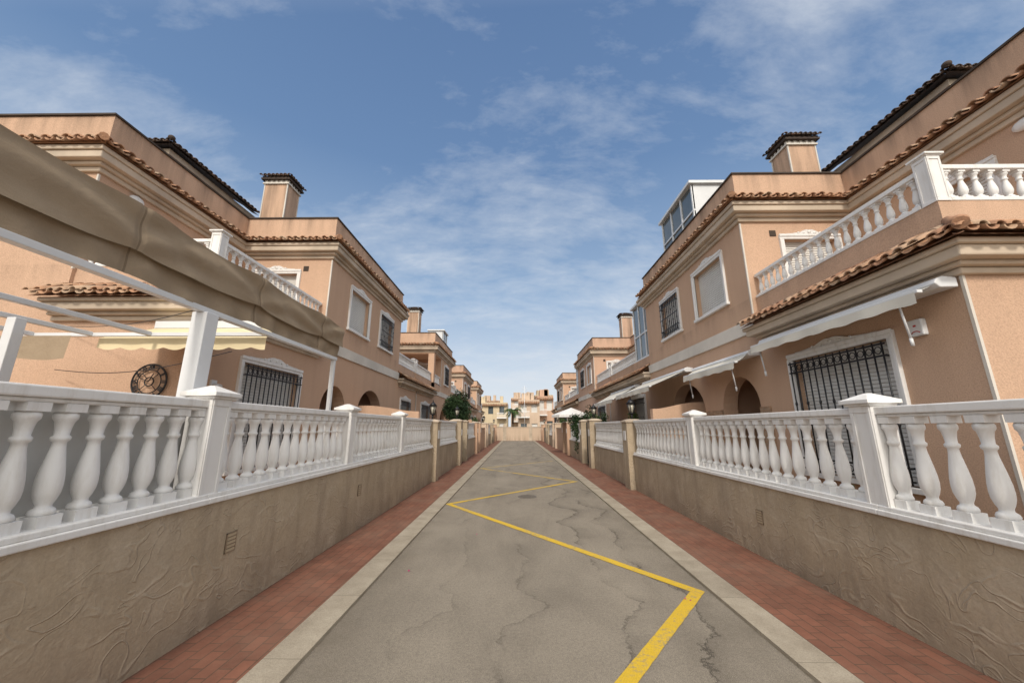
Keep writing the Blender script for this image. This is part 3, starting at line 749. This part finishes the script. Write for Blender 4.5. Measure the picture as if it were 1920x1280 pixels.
def party(s, x0, x1, y, h):
    E = empty('party_wall', (s * x0, y, 0)); tag(E, 'peach rendered dividing wall between two front gardens', 'wall', 'dividing walls between gardens')
    m = MB(); n = 10
    for i in range(n):
        a = i / n; b = (i + 1) / n
        hh = lambda t: h + 0.16 * (0.5 - 0.5 * math.cos(math.pi * min(1, t * 1.5)))
        xa = (x1 - x0) * a; xb = (x1 - x0) * b
        v = [(s * xa, -0.09), (s * xb, -0.09), (s * xb, 0.09), (s * xa, 0.09)]
        i0 = [m.p(p[0], p[1], 0) for p in v]; hz = (hh(a), hh(b), hh(b), hh(a)); i1 = [m.p(p[0], p[1], z) for p, z in zip(v, hz)]
        m.face(i1); m.face((i0[0], i0[1], i1[1], i1[0])); m.face((i0[2], i0[3], i1[3], i1[2]))
        if i == 0: m.face((i0[0], i0[3], i1[3], i1[0]))
        if i == n - 1: m.face((i0[1], i0[2], i1[2], i1[1]))
    m.make('wall', PEACH, E)
for (y, s, x) in ((9.2, 1, XR + 0.1), (10.6, -1, XL + 0.1), (24.0, 1, XR + 0.1), (23.2, -1, XL + 0.1)): party(s, x, 4.9 if y < 12 else 4.39, y, 2.02)

# ------------------------------------------------------------------ awnings
def awning(s, ya, yb, zc, xf, zf, fab=FAB_CREAM, label='retractable cream awning mounted on a house front', rods=True, x0=4.4, xin=4.14):
    E = empty('awning', (s * x0, ya, 0)); tag(E, label, 'awning', 'retractable awnings over the patios')
    T = lambda x, y, z: (s * (x - x0), y - ya, z)
    m = MB()
    prof = [(xin + 0.23, zc - 0.05), (xin + 0.23, zc + 0.05), (xin + 0.1, zc + 0.065), (xin + 0.03, zc + 0.04), (xin, zc - 0.01), (xin + 0.05, zc - 0.055)]
    I0 = [m.p(x, ya, z) for x, z in prof]; I1 = [m.p(x, yb, z) for x, z in prof]
    m.face(I0); m.face(I1)
    for k in range(6): m.face((I0[k], I0[(k + 1) % 6], I1[(k + 1) % 6], I1[k]))
    m.make('cassette', METALW, E, T, 0.01)
    m = MB(); K = max(6, int((yb - ya) / 0.06))
    for i in range(K):
        a = ya + 0.05 + (yb - ya - 0.1) * i / K; b = ya + 0.05 + (yb - ya - 0.1) * (i + 1) / K
        for j in range(5):
            f, g = j / 5, (j + 1) / 5
            P = lambda t, y: (xin + 0.02 + (xf - xin - 0.02) * t, y, zc - 0.02 + (zf - zc + 0.02) * t - 0.02 * math.sin(math.pi * t) * (0.6 + 0.4 * math.sin(y * 1.3)))
            m.poly([P(f, a), P(f, b), P(g, b), P(g, a)], True)
        h0 = 0.12 + 0.008 * math.sin(a * 16); h1 = 0.12 + 0.008 * math.sin(b * 16)
        m.poly([(xf - 0.045, a, zf - 0.01), (xf - 0.045, b, zf - 0.01), (xf - 0.05 + 0.006 * math.sin(b * 9), b, zf - h1), (xf - 0.05 + 0.006 * math.sin(a * 9), a, zf - h0)], True)
    m.make('fabric', fab, E, T)
    m = MB(); m.box(xf - 0.035, xf + 0.02, ya + 0.03, yb - 0.03, zf - 0.02, zf + 0.015); m.make('front_bar', METALW, E, T, 0.006)
    for yy, sg in ((ya + 0.35, 1), (yb - 0.35, -1)):
        m = MB(); mid = ((xin + xf) / 2 + 0.05, yy + sg * 0.5, (zc + zf) / 2 - 0.03)
        m.tube((xin + 0.1, yy, zc - 0.05), mid, 0.014, 8); m.tube(mid, (xf, yy, zf - 0.01), 0.014, 8); m.make('arm', METALW, E, T)
    if rods:
        for yy in (ya + 0.32, yb - 0.12):
            m = MB(); m.tube((xf + 0.05, yy, zf), (xf + 0.10, yy, zf - 0.42), 0.011, 8); m.tube((xf + 0.10, yy, zf - 0.42), (xf + 0.105, yy, zf - 0.5), 0.016, 8); m.make('crank_rod', METALW, E, T)
awning(1, 3.52, 6.3, 3.0, 4.02, 2.92)
awning(1, 6.62, 8.8, 2.9, 3.95, 2.74, rods=True)
awning(1, 9.2, 12.4, 2.98, 3.3, 2.58, label='extended cream awning reaching out over a patio', rods=False)
awning(1, 13.2, 16.6, 3.0, 3.4, 2.55, label='extended cream awning reaching out over a patio', rods=False)

def yawning():
    E = empty('awning', (-4.0, 5.02, 0)); tag(E, 'yellow scalloped awning hanging from the house wall under a pergola', 'awning')
    T = lambda x, y, z: (x + 4.0, y - 5.02, z)
    m = MB(); K = 90; xa, xb = -5.0, -2.98
    for i in range(K):
        a = xa + (xb - xa) * i / K; b = xa + (xb - xa) * (i + 1) / K
        m.poly([(a, 4.99, 2.95), (b, 4.99, 2.95), (b, 4.30, 2.64), (a, 4.30, 2.64)], True)
        h = lambda t: 0.12 + 0.03 * abs(math.sin(t * 12))
        m.poly([(a, 4.30, 2.64), (b, 4.30, 2.64), (b, 4.29 + 0.01 * math.sin(b * 12), 2.64 - h(b)), (a, 4.29 + 0.01 * math.sin(a * 12), 2.64 - h(a))], True)
    m.make('fabric', FAB_YEL, E, T)
    m = MB(); m.box(xa, xb, 4.93, 5.04, 2.93, 3.03); m.make('cassette', METALW, E, T)
yawning()

# ------------------------------------------------------------------ pergola
P = empty('pergola', (-2.85, 3.25, 0)); tag(P, 'white metal pergola with beige canvas side drape behind the balustrade', 'pergola')
TP = lambda x, y, z: (x + 2.85, y - 3.25, z)
for (x, y, w) in ((-2.87, 3.28, 0.07), (-2.87, 5.75, 0.028), (-2.87, 0.4, 0.07), (-4.8, 3.4, 0.045)):
    m = MB(); m.box(x - w, x + w, y - w, y + w, 0.1, 2.62); m.make('post', METALW, P, TP, 0.006)
for (x, y0, y1, z, w) in ((-2.87, 0.3, 5.8, 2.62, 0.035), (-4.3, 0.3, 4.2, 2.64, 0.025), (-5.0, 0.3, 4.2, 2.64, 0.025), (-5.7, 0.3, 4.2, 2.64, 0.025)):
    m = MB(); m.box(x - w, x + w, y0, y1, z, z + 0.05); m.make('beam', METALW, P, TP, 0.005)
for y in (4.2, 0.3):
    m = MB(); m.box(-5.9, -2.92, y, y + 0.05, 2.64, 2.68); m.make('crossbeam', METALW, P, TP)
def cloth(name, z_top, z_bot, xb, amp, seed, ya=0.3, yb=5.85, NY=300, NZ=26, gather=0.0, swag=0.0):
    m = MB(); grid = []
    for i in range(NY + 1):
        y = ya + (yb - ya) * i / NY; row = []
        ph = ((y + 0.2) / 1.35) % 1.0; sag = math.sin(math.pi * ph)
        for j in range(NZ + 1):
            t = j / NZ
            top = z_top(y, sag); bot = z_bot(y, sag); z = top + (bot - top) * t
            q = t + 0.55 * sag                                   # swagged folds hanging between the seams
            r1 = math.sin(q * 9.0 + 1.5 * mn.noise(Vector((y * 0.9, t, seed))))
            r2 = mn.noise(Vector((y * 2.6 - t * 2.2, t * 1.8, 7.3 + seed)))
            x = xb + amp * (0.5 * r1 * swag + 0.6 * r2) + gather * math.sin(y * 17 + 2.5 * mn.noise(Vector((y, t, seed)))) * t
            if ph < 0.015 or ph > 0.985: x -= 0.01
            row.append(m.p(x, y, z))
        grid.append(row)
    for i in range(NY):
        for j in range(NZ): m.face((grid[i][j], grid[i + 1][j], grid[i + 1][j + 1], grid[i][j + 1]), True)
    m.make(name, CANVAS, P, TP)
cloth('canvas_drape', lambda y, s: 3.26 - 0.014 * (y - 0.3) - 0.03 * s, lambda y, s: 2.88 - 0.045 * s + 0.01 * math.sin(y * 2.3), -2.80, 0.030, 0.0, swag=0.8)
cloth('canvas_flap', lambda y, s: 2.97, lambda y, s: 2.70 - 0.04 * s, -2.85, 0.018, 4.0, gather=0.012, swag=0.3)
m = MB(); K = 60; g = []
for i in range(K + 1):
    x = -6.8 + 1.7 * i / K; row = []
    for j in range(9):
        t = j / 8; row.append(m.p(x, 4.1 + 0.02 * math.sin(x * 9) * t, 2.62 - 0.26 * t - 0.02 * abs(math.sin(x * 5)) * t))
    g.append(row)
for i in range(K):
    for j in range(8): m.face((g[i][j], g[i + 1][j], g[i + 1][j + 1], g[i][j + 1]), True)
m.make('end_drape', CANVAS, P, TP)
for z in (2.35, 2.95):
    m = MB(); pr = None
    for i in range(24):
        t = i / 23; q = (-6.2 + 3.3 * t, 4.9 - 1.2 * t, z - 0.12 * math.sin(math.pi * t))
        if pr: m.tube(pr, q, 0.005, 5, cap=False)
        pr = q
    m.make('cable', BLACK, P, TP)

# ------------------------------------------------------------------ wall clock
C = empty('wall_clock', (-5.0, 5.02, 2.20)); tag(C, 'large black openwork wall clock with roman numerals', 'clock')
m = MB(); m.ring(0, 0, 0, 0.24, 0.009, 40); m.ring(0, 0, 0, 0.16, 0.007, 32); m.ring(0, 0, 0, 0.06, 0.008, 20); m.ring(0, 0, 0, 0.226, 0.004, 40)
for k in range(4):
    a = math.pi / 2 * k + math.pi / 4; m.tube((0.06 * math.cos(a), 0, 0.06 * math.sin(a)), (0.16 * math.cos(a), 0, 0.16 * math.sin(a)), 0.005, 5)
m.make('frame', BLACK, C)
nums = ['XII', 'I', 'II', 'III', 'IIII', 'V', 'VI', 'VII', 'VIII', 'IX', 'X', 'XI']
for i, t in enumerate(nums):
    cu = bpy.data.curves.new('numeral', 'FONT'); cu.body = t; cu.size = 0.08; cu.align_x = 'CENTER'; cu.align_y = 'CENTER'; cu.extrude = 0.004; cu.offset = 0.002
    tmp = bpy.data.objects.new('tmp', cu); COL.objects.link(tmp); bpy.context.view_layer.update()
    me = bpy.data.meshes.new_from_object(tmp.evaluated_get(bpy.context.evaluated_depsgraph_get())); bpy.data.objects.remove(tmp)
    a = math.pi / 2 - i * math.pi / 6
    o = bpy.data.objects.new('numeral', me); COL.objects.link(o); me.materials.clear(); me.materials.append(BLACK); o.parent = C
    o.matrix_local = Matrix.Translation((0.197 * math.cos(a), -0.002, 0.197 * math.sin(a))) @ Matrix.Rotation(math.pi / 2 - a, 4, 'Y') @ Matrix.Rotation(math.pi / 2, 4, 'X') @ Matrix.Diagonal((0.8, 1, 1, 1))
for q in ((0.05, 0.11), (-0.13, 0.05)):
    m = MB(); m.tube((0, -0.012, 0), (q[0], -0.012, q[1]), 0.006, 5); m.make('hand', BLACK, C)

A_ = empty('alarm_box', (4.37, 3.98, 2.66)); tag(A_, 'white alarm siren box with red mark fixed to the house wall', 'alarm')
m = MB(); m.box(-0.03, 0.03, -0.075, 0.075, -0.10, 0.08); m.make('casing', METALW, A_, None, 0.012)
m = MB()
for k in range(8):
    a0 = math.pi * (0.15 + 0.7 * k / 8); a1 = math.pi * (0.15 + 0.7 * (k + 1) / 8)
    m.poly([(-0.034, 0.045 * math.cos(a0), -0.09 + 0.035 * math.sin(a0)), (-0.034, 0.045 * math.cos(a1), -0.09 + 0.035 * math.sin(a1)), (-0.034, 0.055 * math.cos(a1), -0.09 + 0.045 * math.sin(a1)), (-0.034, 0.055 * math.cos(a0), -0.09 + 0.045 * math.sin(a0))])
m.box(-0.034, -0.031, -0.014, 0.014, 0.0, 0.02); o = m.make('red_mark', RED, A_)
m = MB(); m.box(-0.03, 0.0, -0.05, 0.05, -0.06, 0.06); m.tube((0.0, 0, -0.02), (0.09, 0, -0.05), 0.04, 10, 0.05)
o = m.make('wall_light', METALW, loc=(-4.37, 5.35, 2.2)); tag(o, 'small white outdoor wall light on the peach house', 'light')

# ------------------------------------------------------------------ plants
def leaves(m, cx, cy, cz, rx, ry, rz, n, size, clumps=12, lo=0.35, hi=0.85):
    cl = []
    for k in range(clumps):
        v = Vector((random.gauss(0, 1), random.gauss(0, 1), random.gauss(0, 1))).normalized() * U(lo, hi)
        cl.append((v, U(0.26, 0.42), R()))
    for i in range(n):
        v, r, tt = random.choice(cl)
        d = Vector((random.gauss(0, 1), random.gauss(0, 1), random.gauss(0, 1))).normalized() * r * (R() ** 0.4)
        q = v + d
        c = Vector((cx + q.x * rx, cy + q.y * ry, cz + q.z * rz))
        a = Vector((random.gauss(0, 1), random.gauss(0, 1), random.gauss(0, 0.6))).normalized(); b = a.orthogonal().normalized()
        b = (Matrix.Rotation(R() * 6.28, 3, a) @ b); sz = size * U(0.6, 1.3)
        m.tint = min(1, max(0, tt * 0.7 + R() * 0.3))
        m.poly([tuple(c - a * sz), tuple(c + b * sz * 0.45), tuple(c + a * sz), tuple(c - b * sz * 0.45)])
def shrub(x, y, r, h, label, mat=LEAF, trunk=0.0, n=2500, size=0.045, name='shrub', cat='shrub', clumps=16, lo=0.35, hi=0.85):
    E = empty(name, (x, y, 0.08)); tag(E, label, cat)
    m = MB(); top = trunk + h * 0.5
    m.tube((0, 0, 0), (0.02, 0.01, max(0.15, top)), 0.05 if trunk else 0.02, 8, 0.03)
    for k in range(7):
        a = k * 0.9; m.tube((0.01, 0, max(0.05, trunk * 0.8)), (r * 0.6 * math.cos(a), r * 0.6 * math.sin(a), trunk + h * U(0.4, 0.8)), 0.02, 6, 0.006)
    m.make('trunk', BARK, E)
    m = MB(); leaves(m, 0, 0, trunk + h / 2, r, r, h / 2, n, size, clumps, lo, hi); m.make('crown', mat, E)
shrub(-2.95, 19.0, 0.85, 2.1, 'dense round dark green tree above the garden wall', LEAFK, 1.25, 18000, 0.045, 'round_tree', 'tree', 46, 0.25, 0.75)
shrub(3.75, 2.6, 0.32, 0.95, 'dry brownish shrub growing behind the balustrade', LEAFD, 0, 1500, 0.04)
shrub(3.75, 3.3, 0.34, 0.85, 'dry brownish shrub growing behind the balustrade', LEAFD, 0, 1500, 0.04)
shrub(3.8, 4.6, 0.28, 0.9, 'small green shrub on the patio', LEAF, 0, 900, 0.04)
shrub(3.8, 12.6, 0.5, 2.1, 'green shrub rising above the balustrade', LEAF, 0, 3500, 0.05)
shrub(3.7, 17.6, 0.7, 2.5, 'leafy green shrub above garden wall', LEAF, 0, 4500, 0.055)
shrub(3.5, 19.6, 0.8, 2.5, 'leafy green shrub above garden wall', LEAFK, 0, 4500, 0.055)
shrub(-3.4, 14.0, 0.45, 2.0, 'green shrub rising above the balustrade', LEAF, 0, 2800, 0.05)
shrub(-3.3, 29.5, 0.7, 2.3, 'leafy green shrub above garden wall', LEAF, 0, 2500, 0.07)
shrub(3.8, 31.0, 0.7, 2.4, 'leafy green shrub above garden wall', LEAF, 0, 2500, 0.07)

Q = empty('parasol', (3.35, 23.2, 0.1)); tag(Q, 'open white garden parasol on a patio', 'parasol')
m = MB(); m.tube((0, 0, 0), (0, 0, 2.6), 0.025, 8); m.make('pole', METALW, Q)
m = MB()
for k in range(8):
    a0 = k * math.pi / 4; a1 = (k + 1) * math.pi / 4
    m.poly([(0, 0, 2.65), (1.2 * math.cos(a0), 1.2 * math.sin(a0), 2.2), (1.2 * math.cos(a1), 1.2 * math.sin(a1), 2.2)])
    m.poly([(1.2 * math.cos(a0), 1.2 * math.sin(a0), 2.2), (1.2 * math.cos(a1), 1.2 * math.sin(a1), 2.2), (1.2 * math.cos(a1), 1.2 * math.sin(a1), 2.06), (1.2 * math.cos(a0), 1.2 * math.sin(a0), 2.06)])
m.make('canopy', WHITE, Q)

# ------------------------------------------------------------------ end of lane
E = empty('end_wall', (0.2, 46.2, 0)); tag(E, 'peach rendered wall closing off the end of the lane', 'wall')
m = MB(); m.box(-3.2, 3.4, -0.1, 0.1, 0, 1.55); m.make('wall', PALE, E); m = MB(); m.box(-3.2, 3.4, -0.14, 0.14, 1.55, 1.62); m.make('coping', CREAM, E)
for x in (-3.1, -1.6, 1.5, 3.2):
    m = MB(); m.box(x - 0.2, x + 0.2, -0.2, 0.2, 0, 1.85); m.make('pillar', CREAM, E)
def block(x, y, w, h, floors, mat, label):
    E = empty('apartment_building', (x, y, 0)); tag(E, label, 'building', 'apartment buildings beyond the lane')
    m = MB(); n = max(2, int(w / 2.0)); fh = h / floors; holes = []
    for f in range(floors):
        for i in range(n):
            a = -w / 2 + (i + 0.5) * w / n; holes.append((a - 0.45, a + 0.45, f * fh + 0.9, f * fh + fh - 0.7))
    panel(m, lambda a, k, z: (a, -k, z), -w / 2, w / 2, 0, h, 0.25, holes); m.box(-w / 2, w / 2, 0.25, 8, 0, h - 0.003); m.make('wall', mat, E)
    for (a, b, z0, z1) in holes:
        m = MB(); m.box(a, b, 0.15, 0.24, z0, z1); m.make('window', GLASS if R() < 0.5 else SHUT, E)
    for f in range(1, floors):
        for i in range(0, n, 2):
            m = MB()
            a = -w / 2 + (i + 0.5) * w / n; m.box(a - 0.85, a + 0.85, -1.0, 0, f * fh + 0.1, f * fh + 0.3)
            for k in range(10): m.box(a - 0.8 + k * 0.17, a - 0.75 + k * 0.17, -0.98, -0.93, f * fh + 0.3, f * fh + 1.0)
            m.box(a - 0.85, a + 0.85, -1.0, -0.92, f * fh + 1.0, f * fh + 1.1)
            m.make('balcony', WHITE, E)
    t = MB(); tiles(t, lambda a, k, z: (a, -k, z), -w / 2, w / 2, False, False, 0.5, h - 0.3, h - 0.55, 0.3, 1)
    t.make('roof_tiles', TILE, E)
    m = MB(); m.box(-w / 2 + 0.5, -w / 2 + 1.9, 1, 4, h, h + 1.1); m.make('roof_tower', mat, E)
    m = MB(); m.box(w / 2 - 1.4, w / 2 - 0.8, 1, 1.6, h, h + 1.2); m.make('chimney', mat, E)
block(-4.6, 68, 6.0, 5.9, 2, PEACH3, 'pale yellow rendered apartment block with balconies')
block(1.9, 57, 3.2, 5.6, 2, PALE, 'pale peach rendered apartment block with tiled eaves')
block(4.6, 60, 2.6, 6.4, 2, PEACH2, 'pink rendered apartment block with tiled eaves')
block(1.2, 74, 4.5, 7.2, 3, PALE, 'pale peach three storey apartment block'); block(-10.5, 76, 5, 7.2, 3, PALE, 'pale peach three storey apartment block')
block(-5.8, 84, 4.0, 7.4, 3, PALE, 'pale peach three storey apartment block'); block(6.0, 82, 4.0, 8.4, 3, PEACH3, 'pale yellow three storey apartment block')
E = empty('palm_tree', (-0.6, 50.5, 0)); tag(E, 'palm tree with arching green fronds behind the end wall', 'palm tree')
m = MB(); m.tube((0, 0, 0), (0.1, 0, 2.0), 0.2, 10, 0.15); m.tube((0.1, 0, 2.0), (0.15, 0, 3.5), 0.15, 10, 0.17); m.make('trunk', BARK, E)
m = MB()
for k in range(34):
    a = k * 2.399; el = U(0.1, 1.2); Ls = U(1.2, 1.8); pr = Vector((0.15, 0, 3.5)); seg = 9
    d = Vector((math.cos(a) * math.cos(el), math.sin(a) * math.cos(el), math.sin(el)))
    for j in range(seg):
        nx = pr + d * Ls / seg; d = (d + Vector((0, 0, -0.24))).normalized(); m.tint = R()
        sd = d.cross(Vector((0, 0, 1))).normalized()
        for sg in (-1, 1):
            for q in (0, 0.5):
                b = pr.lerp(nx, q); tp = b + sd * sg * 0.32 * (1 - j / seg * 0.6) + d * 0.2 - Vector((0, 0, 0.1)); m.poly([tuple(b), tuple(b + d * 0.07), tuple(tp)])
        m.tube(pr, nx, 0.015, 4, cap=False); pr = nx
m.make('crown', LEAF, E)
for i, (x, y, h) in enumerate(((-8, 55, 7.5), (1.2, 56, 7.6))):
    o = MB(); o.tube((0, 0, 0), (0, 0, h), 0.03, 6)
    for k in range(5): o.tube((-0.4, 0, h - 0.2 - k * 0.12), (0.4, 0, h - 0.2 - k * 0.12), 0.012, 4)
    q = o.make('television_antenna', METALW, loc=(x, y, 0)); tag(q, 'thin rooftop television antenna on a mast', 'antenna')

# ------------------------------------------------------------------ world, sun, camera
SUN_EL, SUN_AZ = 40, 182
W = bpy.data.worlds.new('World'); scene.world = W; W.use_nodes = True; nt = W.node_tree; n = nt.nodes; l = nt.links
bg = n['Background']; bg.inputs['Strength'].default_value = 0.15
sky = n.new('ShaderNodeTexSky'); sky.sky_type = 'NISHITA'; sky.sun_disc = False
sky.sun_elevation = math.radians(SUN_EL); sky.sun_rotation = math.radians(SUN_AZ); sky.air_density = 1.1; sky.dust_density = 1.6; sky.ozone_density = 2.2
tc = n.new('ShaderNodeTexCoord'); sp = n.new('ShaderNodeSeparateXYZ'); l.new(tc.outputs['Generated'], sp.inputs[0])
def M(op, a, b=None):
    m = n.new('ShaderNodeMath'); m.operation = op
    for i, v in enumerate((a, b)):
        if v is None: continue
        if isinstance(v, (int, float)): m.inputs[i].default_value = v
        else: l.new(v, m.inputs[i])
    return m.outputs[0]
zz = M('ADD', M('MAXIMUM', sp.outputs[2], 0.0), 0.34)
cb = n.new('ShaderNodeCombineXYZ'); l.new(M('DIVIDE', sp.outputs[0], zz), cb.inputs[0]); l.new(M('DIVIDE', sp.outputs[1], zz), cb.inputs[1])
def cloud(scale, rot, stretch, detail, dist, loc=(0, 0, 0), rough=0.6):
    mp = n.new('ShaderNodeMapping'); mp.inputs['Rotation'].default_value = (0, 0, math.radians(rot)); mp.inputs['Scale'].default_value = stretch; mp.inputs['Location'].default_value = loc
    l.new(cb.outputs[0], mp.inputs[0]); t = n.new('ShaderNodeTexNoise'); t.inputs['Scale'].default_value = scale; t.inputs['Detail'].default_value = detail
    t.inputs['Roughness'].default_value = rough; t.inputs['Distortion'].default_value = dist; l.new(mp.outputs[0], t.inputs[0]); return t.outputs['Fac']
def RP(f, stops):
    r = n.new('ShaderNodeValToRGB'); e = r.color_ramp.elements
    while len(e) < len(stops): e.new(0.5)
    for i, (p, c) in enumerate(stops): e[i].position = p; e[i].color = (c, c, c, 1) if not isinstance(c, tuple) else (*c, 1)
    l.new(f, r.inputs[0]); return r.outputs[0]
def MX(f, a, b):
    m = n.new('ShaderNodeMix'); m.data_type = 'RGBA'
    for s_, v in ((m.inputs[0], f), (m.inputs[6], a), (m.inputs[7], b)):
        if isinstance(v, (int, float)): s_.default_value = v
        elif isinstance(v, tuple): s_.default_value = (*v, 1)
        else: l.new(v, s_)
    return m.outputs[2]
grad = RP(sp.outputs[2], [(0.0, (0.66, 0.69, 0.73)), (0.12, (0.55, 0.61, 0.69)), (0.32, (0.285, 0.40, 0.56)), (0.60, (0.13, 0.225, 0.40)), (0.9, (0.09, 0.165, 0.325))])
g10 = n.new('ShaderNodeVectorMath'); g10.operation = 'SCALE'; g10.inputs[3].default_value = 7.9; l.new(grad, g10.inputs[0])
base = MX(0.87, sky.outputs[0], g10.outputs[0])
c1 = cloud(1.7, 20, (0.8, 1.1, 1), 4, 0.2, (2.3, 0.4, 0))
c2 = cloud(3.8, -22, (0.75, 1.5, 1), 10, 0.25, (0.3, 0.7, 0), 0.66)
c3 = cloud(13, -22, (0.7, 1.4, 1), 7, 0.3)
lowb = RP(sp.outputs[2], [(0.0, 0.13), (0.25, 0.12), (0.48, 0.095), (0.64, 0.01), (0.85, 0.0)])
rightb = M('MULTIPLY', RP(sp.outputs[0], [(0.10, 0.0), (0.50, 0.09)]), RP(sp.outputs[2], [(0.45, 0.0), (0.7, 1.0)]))
cm = M('ADD', rightb, M('ADD', lowb, M('ADD', M('ADD', M('MULTIPLY', c1, 0.48), M('MULTIPLY', c2, 0.48)), M('MULTIPLY', c3, 0.20))))
mask = RP(cm, [(0.61, 0.0), (0.71, 0.25), (0.86, 0.72)])
cl = MX(mask, base, (4.9, 5.2, 5.6))
# warm glow added to unseen sky around the sun, fill light for side walls
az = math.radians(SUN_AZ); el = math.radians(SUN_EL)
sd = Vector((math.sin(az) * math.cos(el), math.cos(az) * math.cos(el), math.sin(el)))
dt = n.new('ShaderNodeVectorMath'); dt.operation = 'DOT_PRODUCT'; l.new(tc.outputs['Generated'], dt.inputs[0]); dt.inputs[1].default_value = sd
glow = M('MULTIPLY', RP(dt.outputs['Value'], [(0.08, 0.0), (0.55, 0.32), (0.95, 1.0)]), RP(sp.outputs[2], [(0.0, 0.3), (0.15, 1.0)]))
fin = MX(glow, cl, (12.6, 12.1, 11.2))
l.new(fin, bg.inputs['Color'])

ld = bpy.data.lights.new('sun', 'SUN'); ld.energy = 2.5; ld.angle = math.radians(7); ld.color = (1.0, 0.92, 0.81)
lo = bpy.data.objects.new('sun', ld); COL.objects.link(lo); lo.rotation_euler = (-sd).to_track_quat('-Z', 'Y').to_euler(); lo.location = (0, -10, 30)

cd = bpy.data.cameras.new('camera'); cd.sensor_width = 36; cd.lens = 36 * 700 / 1920; cd.clip_start = 0.05; cd.clip_end = 5000
co = bpy.data.objects.new('camera', cd); COL.objects.link(co); co.location = (0, 0, 1.6)
co.rotation_euler = (math.radians(90 + 12.88), 0, 0.0115)
scene.camera = co
scene.view_settings.view_transform = 'Standard'; scene.view_settings.look = 'None'; scene.view_settings.exposure = 0
